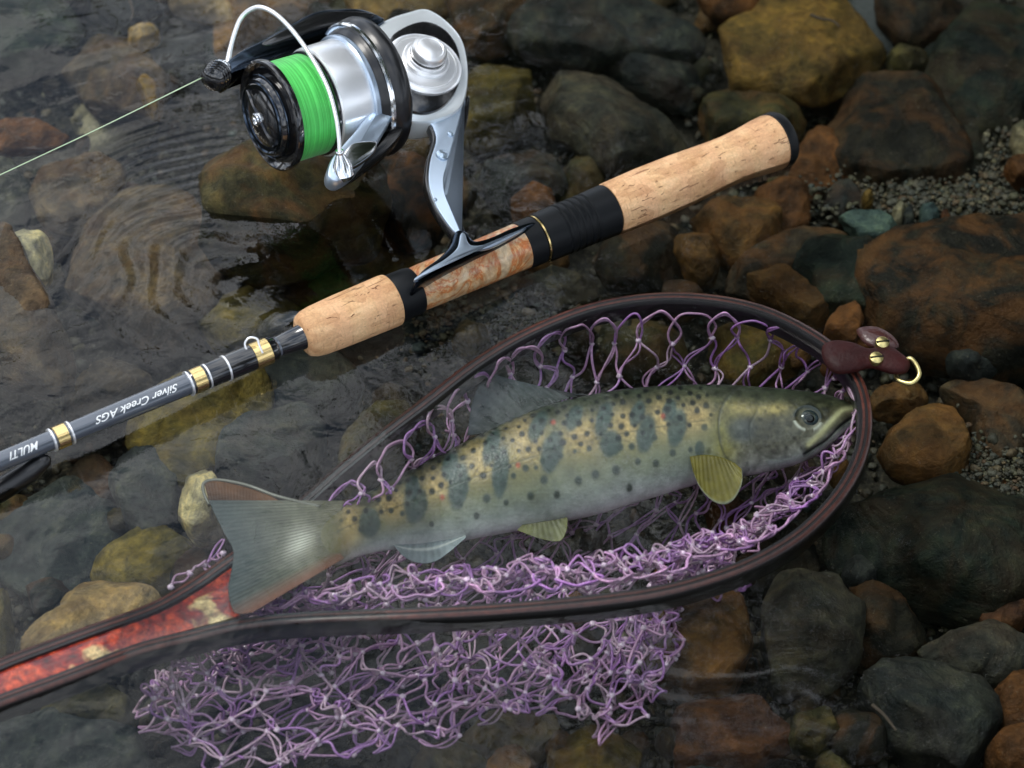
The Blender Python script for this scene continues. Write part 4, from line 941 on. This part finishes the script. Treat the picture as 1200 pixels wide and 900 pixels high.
for x, y in ((1027, 420), (1034, 402)):
    c = W(x, y, .0102); v, f = lathe(c, [0.05, -.25, 1], [(-.003, .0030), (0, .0034), (.0010, .0030), (.0015, .0018), (.0016, 0)], 28); scw = mk('brass_screw', v, f, M_BRASS, strap, 40)
    d_ = np.array([1, .15, 0]) * .0030; e_ = np.array([-.15, 1, 0]) * .00035; z_ = unit(np.array([.05, -.25, 1])) * .00165
    v = np.array([c + z_ + s1 * d_ + s2 * e_ + np.array([0, 0, h_]) for h_ in (.0002, -.0004) for s1, s2 in ((-1, -1), (1, -1), (1, 1), (-1, 1))])
    mk('screw_slot', v, [(0, 1, 2, 3), (7, 6, 5, 4), (0, 4, 5, 1), (1, 5, 6, 2), (2, 6, 7, 3), (3, 7, 4, 0)], M_BLACK, scw, 0)
q = catmull(np.array([W(x, y, z) for x, y, z in ((1066, 420, .009), (1074, 428, .008), (1077, 440, .006), (1068, 449, .004), (1054, 446, .003), (1050, 438, .003), (1058, 428, .006))]), 6, True)
v, f = sweep(q, .0011, 10, closed=True); mk('brass_ring', v, f, M_BRASS, net, 180)

# ------------------------------------------------------------------ the fish
FA = math.radians(25); NF = np.array([0, -math.sin(FA), math.cos(FA)])
def FP(px, py, off=0.0):                                # point on the fish's flank plane; the tail bends up over the hoop
    px = np.asarray(px, float); py = np.asarray(py, float); d = ray(px, py)
    p0 = W(640, 540, -.030); t = ((p0 - CAM) @ NF) / (d @ NF); t2 = (-.0052 - CAM[2]) / d[..., 2]
    x = np.clip((530 - px) / 170, 0, 1); x = x * x * (3 - 2 * x); t = t * (1 - x) + t2 * x
    return CAM + d * t[..., None] + NF * np.asarray(off, float)[..., None]
FS = 1 / 2560.0
top = np.array([(372, 600), (385, 597), (420, 583), (460, 562), (500, 541), (540, 521), (580, 502), (620, 484), (660, 471), (700, 462), (740, 456), (800, 452), (850, 452), (900, 455), (945, 459), (972, 464), (990, 470), (1000, 476), (1006, 482), (1008, 486)], float)
bot = np.array([(372, 655), (390, 664), (420, 652), (450, 645), (490, 642), (530, 636), (570, 628), (610, 621), (660, 611), (700, 602), (740, 590), (780, 578), (820, 566), (850, 559), (880, 556), (915, 549), (940, 541), (962, 529), (985, 511), (999, 497), (1008, 486)], float)
u = np.linspace(0, 1, 620); xs = 374 + (1008 - 374) * (1 - (1 - u) ** 1.25)
def spl(P, x):
    q = catmull(P, 12); return np.interp(x, q[:, 0], q[:, 1])
yt, yb = spl(top, xs), spl(bot, xs); yb[-1] = yt[-1] = 486
K_ = 232; th = np.linspace(0, 2 * np.pi, K_, endpoint=False)
TH, XX = np.meshgrid(th, xs); H = ((yb - yt) / 2)[:, None]; MID = ((yb + yt) / 2)[:, None]
PY = MID - H * np.sign(np.cos(TH)) * np.abs(np.cos(TH)) ** 1.0; PX = XX
wk = np.interp(xs, [374, 400, 500, 700, 850, 930, 985, 1008], [.30, .42, .52, .56, .60, .62, .62, .5])[:, None]
OFF = H * FS * wk * np.sin(TH)
V_ = (PY - yt[:, None]) / np.maximum(yb - yt, 1)[:, None]          # 0 back .. 1 belly
front = np.sin(TH) > 0
def gss(x, y, cx, cy, sx, sy, a=0.0):
    c_, s2 = math.cos(a), math.sin(a); dx, dy = x - cx, y - cy
    return np.exp(-(((dx * c_ + dy * s2) / sx) ** 2 + ((-dx * s2 + dy * c_) / sy) ** 2) / 2)
def seg_d(x, y, pts):
    q = catmull(np.array(pts, float), 8); best = np.full(x.shape, 1e9)
    for a, b in zip(q[:-1], q[1:]):
        d = b - a; t_ = np.clip(((x - a[0]) * d[0] + (y - a[1]) * d[1]) / (d @ d), 0, 1)
        best = np.minimum(best, np.hypot(x - a[0] - d[0] * t_, y - a[1] - d[1] * t_))
    return best
# relief of the head: gill cover, cheek, jaw, eye socket
OPER = [(866, 458), (848, 478), (840, 500), (841, 524), (849, 543), (866, 555)]
PRE = [(884, 492), (876, 510), (880, 530), (900, 543), (925, 540)]
MOUTH = [(1007, 485), (994, 494), (980, 506), (967, 519), (952, 529), (941, 536)]
MAX1 = [(1000, 480), (985, 486), (972, 500), (958, 516), (946, 527)]
JAWL = [(1003, 492), (985, 509), (962, 528), (935, 540), (900, 547)]
dm, do_, dp_ = seg_d(PX, PY, MOUTH), seg_d(PX, PY, OPER), seg_d(PX, PY, PRE)
dmx, djl = seg_d(PX, PY, MAX1), seg_d(PX, PY, JAWL)
rel = np.zeros_like(PX)
side_ = np.clip((PX - 841) / 10, 0, 1)
rel += 1.1 * np.clip(1 - do_ / 3, 0, 1) * (PX > 835) * .6 - 1.5 * np.exp(-(do_ / 1.7) ** 2) * ((PX < 868))
rel += 1.4 * gss(PX, PY, 868, 520, 18, 24); rel -= .8 * np.exp(-(dp_ / 1.6) ** 2); rel += .9 * gss(PX, PY, 905, 522, 17, 14)
rel -= 2.2 * np.exp(-(dm / 1.5) ** 2); rel += 1.2 * np.exp(-((dmx - 1) / 3.2) ** 2) + .9 * np.exp(-((djl - 1) / 3.2) ** 2)
er = np.hypot((PX - 944) / 14.5, (PY - 497) / 12.8)
rel -= 1.6 * np.clip(1 - (er / 1.0) ** 4, 0, 1); rel += 1.0 * np.exp(-((er - 1.12) / .13) ** 2)
rel -= 1.2 * gss(PX, PY, 972, 478, 3.2, 2.4)
rel += .25 * vnoise(PX, PY, 9, 41, 2) * (PX > 850)
llat = MID + H * np.interp(xs, [374, 1008], [-.02, -.12])[:, None]
rel -= .35 * np.exp(-((PY - llat) / 1.2) ** 2) * (PX < 845)
OFF = OFF + rel * FS * .62 * np.clip(np.sin(TH) * 3, -1, 1)
P = FP(PX, PY, 0.0) + NF * OFF[..., None]
# pigment
C = np.zeros(PX.shape + (3,))
def stops(v, arr):
    xs_ = [a for a, _ in arr]; return np.stack([np.interp(v, xs_, [c[i] for _, c in arr]) for i in range(3)], -1)
vv = V_ + .035 * vnoise(PX, PY, 22, 9, 3)
C = stops(vv, [(0, (.036, .048, .036)), (.16, (.058, .068, .045)), (.30, (.110, .115, .068)), (.45, (.235, .200, .100)), (.60, (.215, .205, .115)), (.74, (.20, .215, .155)), (.87, (.29, .32, .30)), (1, (.58, .60, .60))])
nn1 = vnoise(PX, PY, 14, 15, 3)[..., None]
def blend(C, mask, c): m_ = np.clip(mask, 0, 1)[..., None]; return C * (1 - m_) + np.array(c) * m_
body_m = 1 / (1 + np.exp((PX - 838) / 6))
# golden windows between the parr marks
for cx, cy, sx, sy in ((408, 612, 12, 14), (462, 597, 12, 14), (512, 575, 13, 15), (562, 548, 14, 17), (615, 527, 16, 20), (680, 520, 16, 15), (733, 508, 12, 15), (775, 500, 11, 15), (815, 498, 16, 13), (398, 640, 16, 10)):
    C = blend(C, .8 * gss(PX, PY, cx, cy, sx, sy, -.3) * body_m, (.50, .35, .155))
# parr marks
for cx, cy, sx, sy, a in ((381, 633, 11, 15, .1), (434, 617, 13, 15, .1), (488, 598, 14, 19, .1), (484, 578, 8, 14, .1), (538, 578, 12, 24, .12), (528, 553, 9, 18, .2), (587, 562, 10, 26, .08), (576, 532, 9, 22, .25), (646, 541, 12, 23, .25), (630, 508, 9, 20, .35), (672, 500, 9, 16, .35), (714, 532, 13, 14, .15), (706, 503, 9, 20, .25), (755, 520, 11, 20, .2), (745, 496, 8, 15, .3), (791, 512, 11, 20, .2), (782, 492, 8, 13, .3), (818, 536, 6, 8, 0)):
    e = np.hypot(((PX - cx) * math.cos(a) + (PY - cy) * math.sin(a)) / sx, (-(PX - cx) * math.sin(a) + (PY - cy) * math.cos(a)) / (sy * 1.12))
    e = e + .05 * vnoise(PX, PY, 7, 61, 3)
    C = blend(C, .90 / (1 + np.exp(np.minimum((e - 1) / .07, 50))) * body_m, (.048, .076, .076))
# black spots
spr = np.random.default_rng(3); spots_px = []
for _ in range(4000):
    x = spr.uniform(385, 905); v0 = abs(spr.normal(.14, .19))
    if spr.random() < .13: v0 = spr.uniform(.68, .84); x = spr.uniform(500, 830)
    if x > 845 and v0 > .35: continue
    y = float(np.interp(x, xs, yt) + (np.interp(x, xs, yb) - np.interp(x, xs, yt)) * v0)
    if all(math.hypot(x - a, y - b) > (10.5 if v0 < .6 else 20) for a, b, _ in spots_px): spots_px.append((x, y, spr.uniform(2.1, 3.9) * (1.25 if v0 > .6 else 1)))
    if len(spots_px) > 210: break
for x, y, r_ in spots_px:
    lo, hi = np.searchsorted(xs, [x - 9, x + 9]); sl_ = slice(max(lo, 0), hi)
    e = np.hypot((PX[sl_] - x) / r_, (PY[sl_] - y) / (r_ * 1.1)); C[sl_] = blend(C[sl_], .94 / (1 + np.exp((e - 1) / .14)), (.006, .010, .009) if y < np.interp(x, xs, (yt + yb) / 2) else (.05, .065, .055))
for x, y in ((775, 499), (607, 556), (519, 591), (648, 505)):
    C = blend(C, .85 / (1 + np.exp((np.hypot(PX - x, (PY - y) * .8) / 2.6 - 1).clip(-9, 9) / .2)), (.42, .085, .04))
# scales: a fine net of darker edges on the flank
sc_ph = (np.sin(PX * 1.1 + PY * .75) * np.sin(PX * 1.1 - PY * .75))
C *= (1 + .07 * sc_ph * body_m * (V_ < .9))[..., None]
C *= (1 + .30 * np.clip(vnoise(PX, PY, 3.2, 71, 2), -1, 1) * (V_ < .55))[..., None]
C = blend(C, .5 * np.exp(-((PY - llat) / 1.0) ** 2) * body_m, (.07, .075, .05))
C *= 1 + .16 * nn1
# head colours
hm = 1 - body_m
hc = stops(V_, [(0, (.034, .044, .034)), (.25, (.066, .068, .040)), (.5, (.092, .082, .052)), (.75, (.15, .145, .115)), (.9, (.27, .27, .25)), (1, (.40, .40, .40))]) * (1 + .25 * nn1)
C = C * (1 - hm[..., None]) + hc * hm[..., None]
C = blend(C, .8 * gss(PX, PY, 903, 489, 14, 5, -.1) + .6 * gss(PX, PY, 862, 488, 14, 6), (.42, .33, .12))
C = blend(C, .7 * gss(PX, PY, 846, 530, 12, 22), (.30, .27, .07))
C = blend(C, .75 / (1 + np.exp((np.hypot((PX - 866) / 17, (PY - 515) / 13) - 1) / .15)), (.07, .08, .09))
C = blend(C, .55 * gss(PX, PY, 895, 522, 14, 12), (.07, .06, .038))
C *= (1 + .35 * hm * vnoise(PX, PY, 5, 88, 2))[..., None]
C = blend(C, .95 * np.exp(-((dmx) / 3.6) ** 2) * (V_ < .97), (.58, .56, .34))
C = blend(C, .75 * np.exp(-((djl) / 3.4) ** 2), (.40, .43, .42))
C = blend(C, .97 * np.exp(-(dm / 2.1) ** 2), (.012, .016, .016)); C = blend(C, .6 * np.exp(-(do_ / 1.6) ** 2) * (PX < 870), (.05, .055, .045)); C = blend(C, .35 * np.exp(-(dp_ / 1.6) ** 2), (.05, .055, .045))
C = blend(C, .85 * np.exp(-((er - 1.16) / .13) ** 2) * (PY > 502) * (np.abs(PX - 946) > 5), (.62, .62, .55)); C = blend(C, .8 * gss(PX, PY, 972, 478, 2.6, 1.8), (.01, .012, .01)); C = blend(C, .85 * np.exp(-((er - 1.05) / .16) ** 2) * (PY < 497), (.03, .04, .042))
C = blend(C, 1 / (1 + np.exp((PX - 404) / 5)), (.15, .14, .085))
C = np.clip(C ** 1.12 * np.array([1.22, 1.23, 1.15]), .004, .9)
V = P.reshape(-1, 3); F = grid_faces(len(xs), K_, True)
def fish_mat(name, rough, alpha=None, scales=True, coat=.3, spec=.45):
    m, t, p, out = new_mat(name)
    a = t.nodes.new('ShaderNodeAttribute'); a.attribute_name = 'col'; v = texco(t)
    n = tnoise(t, v, 500, 4, .7); c = mixc(t, 1., a.outputs['Color'], ramp(t, n, [(.3, (.87, .87, .87)), (.7, (1.12, 1.12, 1.12))]), 'MULTIPLY'); t.links.new(c, p.inputs['Base Color'])
    p.inputs['Roughness'].default_value = rough; p.inputs['Specular IOR Level'].default_value = spec; p.inputs['Coat Weight'].default_value = coat; p.inputs['Coat Roughness'].default_value = .12
    if scales:
        vo = t.nodes.new('ShaderNodeTexVoronoi'); vo.inputs['Scale'].default_value = 750; t.links.new(v, vo.inputs['Vector'])
        t.links.new(bump(t, math_(t, 'ADD', vo.outputs['Distance'], math_(t, 'MULTIPLY', n, .25)), .00016, .55), p.inputs['Normal'])
    if alpha is not None:
        tr_ = t.nodes.new('ShaderNodeBsdfTransparent'); mx_ = t.nodes.new('ShaderNodeMixShader'); mx_.inputs[0].default_value = alpha
        t.links.new(tr_.outputs[0], mx_.inputs[1]); t.links.new(p.outputs[0], mx_.inputs[2]); t.links.new(mx_.outputs[0], out.inputs[0])
    return m
M_SKIN = fish_mat('fish_skin', .36)
fish = empty('fish', FP(680, 540)); tag(fish, 'olive and gold spotted trout with grey parr marks lying in the landing net', 'fish')
mk('body', V, F, M_SKIN, fish, 180, C.reshape(-1, 3))
# eye
ec = FP(944.5, 497); offe = float(np.interp(944, xs, ((yb - yt) / 2)) * FS * .62)
u_, v_ = XA, np.cross(NF, XA)
def dome(cx, cy, rx, ry, base, hgt, n=36, rings=9):
    c = FP(cx, cy) + NF * base; out = [c + NF * hgt]
    for k in range(1, rings + 1):
        q = k / rings
        for i in range(n):
            a = 2 * math.pi * i / n
            out.append(c + u_ * math.cos(a) * rx * q * FS + v_ * math.sin(a) * ry * q * FS + NF * hgt * math.sqrt(max(0, 1 - q * q)))
    f = [(0, 1 + i, 1 + (i + 1) % n) for i in range(n)]
    for k in range(rings - 1):
        for i in range(n): j = (i + 1) % n; f.append((1 + k * n + i, 1 + (k + 1) * n + i, 1 + (k + 1) * n + j, 1 + k * n + j))
    return np.array(out), f
fe = offe * .93
v, f = dome(944.5, 497, 13.5, 11.5, fe - .0016, .0030)
q = np.hypot(*(((v - v[0]) @ np.stack([u_, v_], 1)) / (np.array([13.5, 11.5]) * FS)).T)
ic = stops(q, [(0, (.008, .010, .012)), (.42, (.015, .02, .022)), (.50, (.13, .13, .09)), (.60, (.035, .05, .055)), (.85, (.05, .075, .082)), (1, (.012, .016, .016))])
ic = ic * np.where(((v - v[0]) @ v_)[:, None] > .001, .6, 1.15)
m_eye = fish_mat('iris', .08, scales=False); m_eye.node_tree.nodes['Principled BSDF'].inputs['Coat Weight'].default_value = .25
eye = mk('eye', v, f, m_eye, fish, 180, ic)
v, f = dome(946, 498.5, 5.6, 5.2, fe + .0009, .0006, 24, 5); mk('pupil', v, f, simple('pupil', (.002, .003, .003), .2, coat=0), eye, 180)

def fin(name, base, tip, colr_b, colr_t, off0, off1, rays=16, n_u=90, n_v=26, wav=.0004, alpha=.85, thick=.0005, edgec=None, parent=None, curl=None, ray_dark=.55):
    b = resample(catmull(np.array(base, float), 8), n_u); tp = resample(catmull(np.array(tip, float), 8), n_u)
    vvv = np.linspace(0, 1, n_v)[:, None, None]
    G = b[None] * (1 - vvv) + tp[None] * vvv
    uu = np.linspace(0, 1, n_u)[None, :]; v2 = vvv[..., 0]
    rp = np.cos(2 * np.pi * rays * uu) * np.ones_like(v2)
    off = off0 + (off1 - off0) * v2 + wav * np.sin(uu * 7 + 1) * v2 + rp * .00008
    if curl is not None: off = off + curl(uu, v2)
    A = FP(G[..., 0], G[..., 1]) + NF * off[..., None]
    cb, ct = np.array(colr_b), np.array(colr_t)
    Cc = cb * (1 - v2[..., None]) + ct * v2[..., None] + 0 * uu[..., None]
    Cc = Cc * (1 + ray_dark * .5 * (rp * (.6 + .6 * vnoise(uu * 40 + 0 * v2, v2 * 3, 1.0, 19, 2)))[..., None]) * (1 + .18 * vnoise(G[..., 0], G[..., 1], 9, 5, 2)[..., None])
    if edgec is not None:
        for fn, c in edgec: m_ = np.clip(fn(uu, v2), 0, 1)[..., None]; Cc = Cc * (1 - m_) + np.array(c) * m_
    B = A - NF * thick
    V = np.vstack([A.reshape(-1, 3), B.reshape(-1, 3)]); g = grid_faces(n_v, n_u); m0 = n_u * n_v
    F = g.tolist() + (g[:, ::-1] + m0).tolist()
    ring = [i for i in range(n_u)] + [k * n_u + n_u - 1 for k in range(1, n_v)] + [(n_v - 1) * n_u + i for i in range(n_u - 2, -1, -1)] + [k * n_u for k in range(n_v - 2, 0, -1)]
    for a_, b_ in zip(ring, ring[1:] + ring[:1]): F.append((b_, a_, a_ + m0, b_ + m0))
    return mk(name, V, F, fish_mat(name + '_membrane', .5, alpha, False, .08, .25), parent or fish, 180, np.clip(np.vstack([Cc.reshape(-1, 3)] * 2), .003, .9))
fin('dorsal_fin', [(566, 508), (590, 497), (630, 480), (668, 466), (690, 462)], [(548, 512), (552, 480), (562, 450), (575, 440), (600, 446), (640, 456), (676, 464)], (.075, .085, .075), (.085, .10, .105), .0, .002, 15, alpha=.80, ray_dark=.35)
fin('pectoral_fin', [(806, 545), (822, 543), (840, 545), (858, 552)], [(810, 566), (818, 584), (832, 598), (846, 602), (858, 595), (866, 578), (866, 562)], (.14, .115, .018), (.19, .16, .03), .0125, .0150, 12, alpha=.93, ray_dark=.12, edgec=[(lambda a, b: (b - .93) * 12, (.30, .33, .26))])
fin('pelvic_fin', [(612, 618), (630, 615), (650, 612), (664, 609)], [(606, 626), (622, 632), (640, 637), (656, 638), (663, 628), (665, 614)], (.13, .13, .06), (.18, .18, .08), .004, .006, 10, alpha=.88, ray_dark=.15)
fin('anal_fin', [(462, 641), (490, 638), (520, 634), (546, 628)], [(462, 643), (474, 656), (490, 663), (508, 662), (526, 651), (546, 634)], (.19, .22, .22), (.26, .30, .31), .003, .005, 12, alpha=.9, ray_dark=.08, edgec=[(lambda a, b: 1 - np.abs(b - .35) * 9, (.52, .54, .50))])
tailc = lambda uu, v2: .0012 * np.exp(-((uu - .0) / .12) ** 2) * v2 - .001 * v2 * uu + .0008 * np.sin(uu * 9) * v2
tail = fin('tail_fin', [(404, 590), (400, 610), (398, 630), (399, 648), (404, 657)], [(246, 590), (252, 604), (264, 628), (274, 648), (271, 672), (268, 695), (276, 720), (296, 720)], (.17, .16, .105), (.055, .066, .064), .0040, .0032, 30, 240, 60, alpha=.985, ray_dark=.5, curl=tailc,
    edgec=[(lambda a, b: np.clip((a - .80) * 7, 0, 1) * .8, (.24, .10, .06)), (lambda a, b: .85 * np.exp(-((b - .36) / .13) ** 2 - ((a - .50) / .16) ** 2) * (.62 + .38 * np.cos(a * 2 * np.pi * 30)), (.74, .72, .62)), (lambda a, b: .5 * np.clip((b - .55) * 3, 0, 1) * (a < .75), (.060, .078, .080))])
# curled upper lobe: amber underside with a pale rim
fold = fin('tail_fold', [(246, 590), (262, 597), (290, 601), (315, 602), (333, 600)], [(240, 568), (262, 567), (290, 574), (315, 583), (334, 594)], (.03, .010, .003), (.13, .048, .008), .0034, .0040, 26, 110, 14, alpha=1.0, parent=tail, ray_dark=.14)
rimp = catmull(np.array([FP(x, y, o_) for x, y, o_ in ((246, 594, .0034), (240, 580, .0040), (241, 569, .0042), (258, 566, .0042), (290, 572, .0042), (320, 583, .0042), (345, 590, .0042), (376, 597, .0040))]), 8)
v, f = sweep(rimp, np.interp(np.linspace(0, 1, len(rimp)), [0, .2, .8, 1], [.0005, .0008, .0008, .0008]), 10); mk('fold_rim', v, f, simple('fin_rim', (.17, .165, .13), .35, coat=.4), tail, 180)

# twigs caught on the bed
for pts, z, lab in ((((950, 17), (962, 22), (975, 24), (984, 31)), -.040, 'short dark twig lying on the large golden ochre stone'),
                    (((1022, 826), (1036, 838), (1050, 856)), -.040, 'thin pale twig lying across the stones in the lower right'),
                    (((152, 0), (156, 14), (153, 24)), -.03, 'thin bent twig under the water near the top left')):
    q = catmull(np.array([W(x, y, z) for x, y in pts]), 6)
    v, f = sweep(q, np.linspace(.0009, .0005, len(q)), 7); tag(mk('twig', v, f, m_bark, None, 60), lab, 'twig')
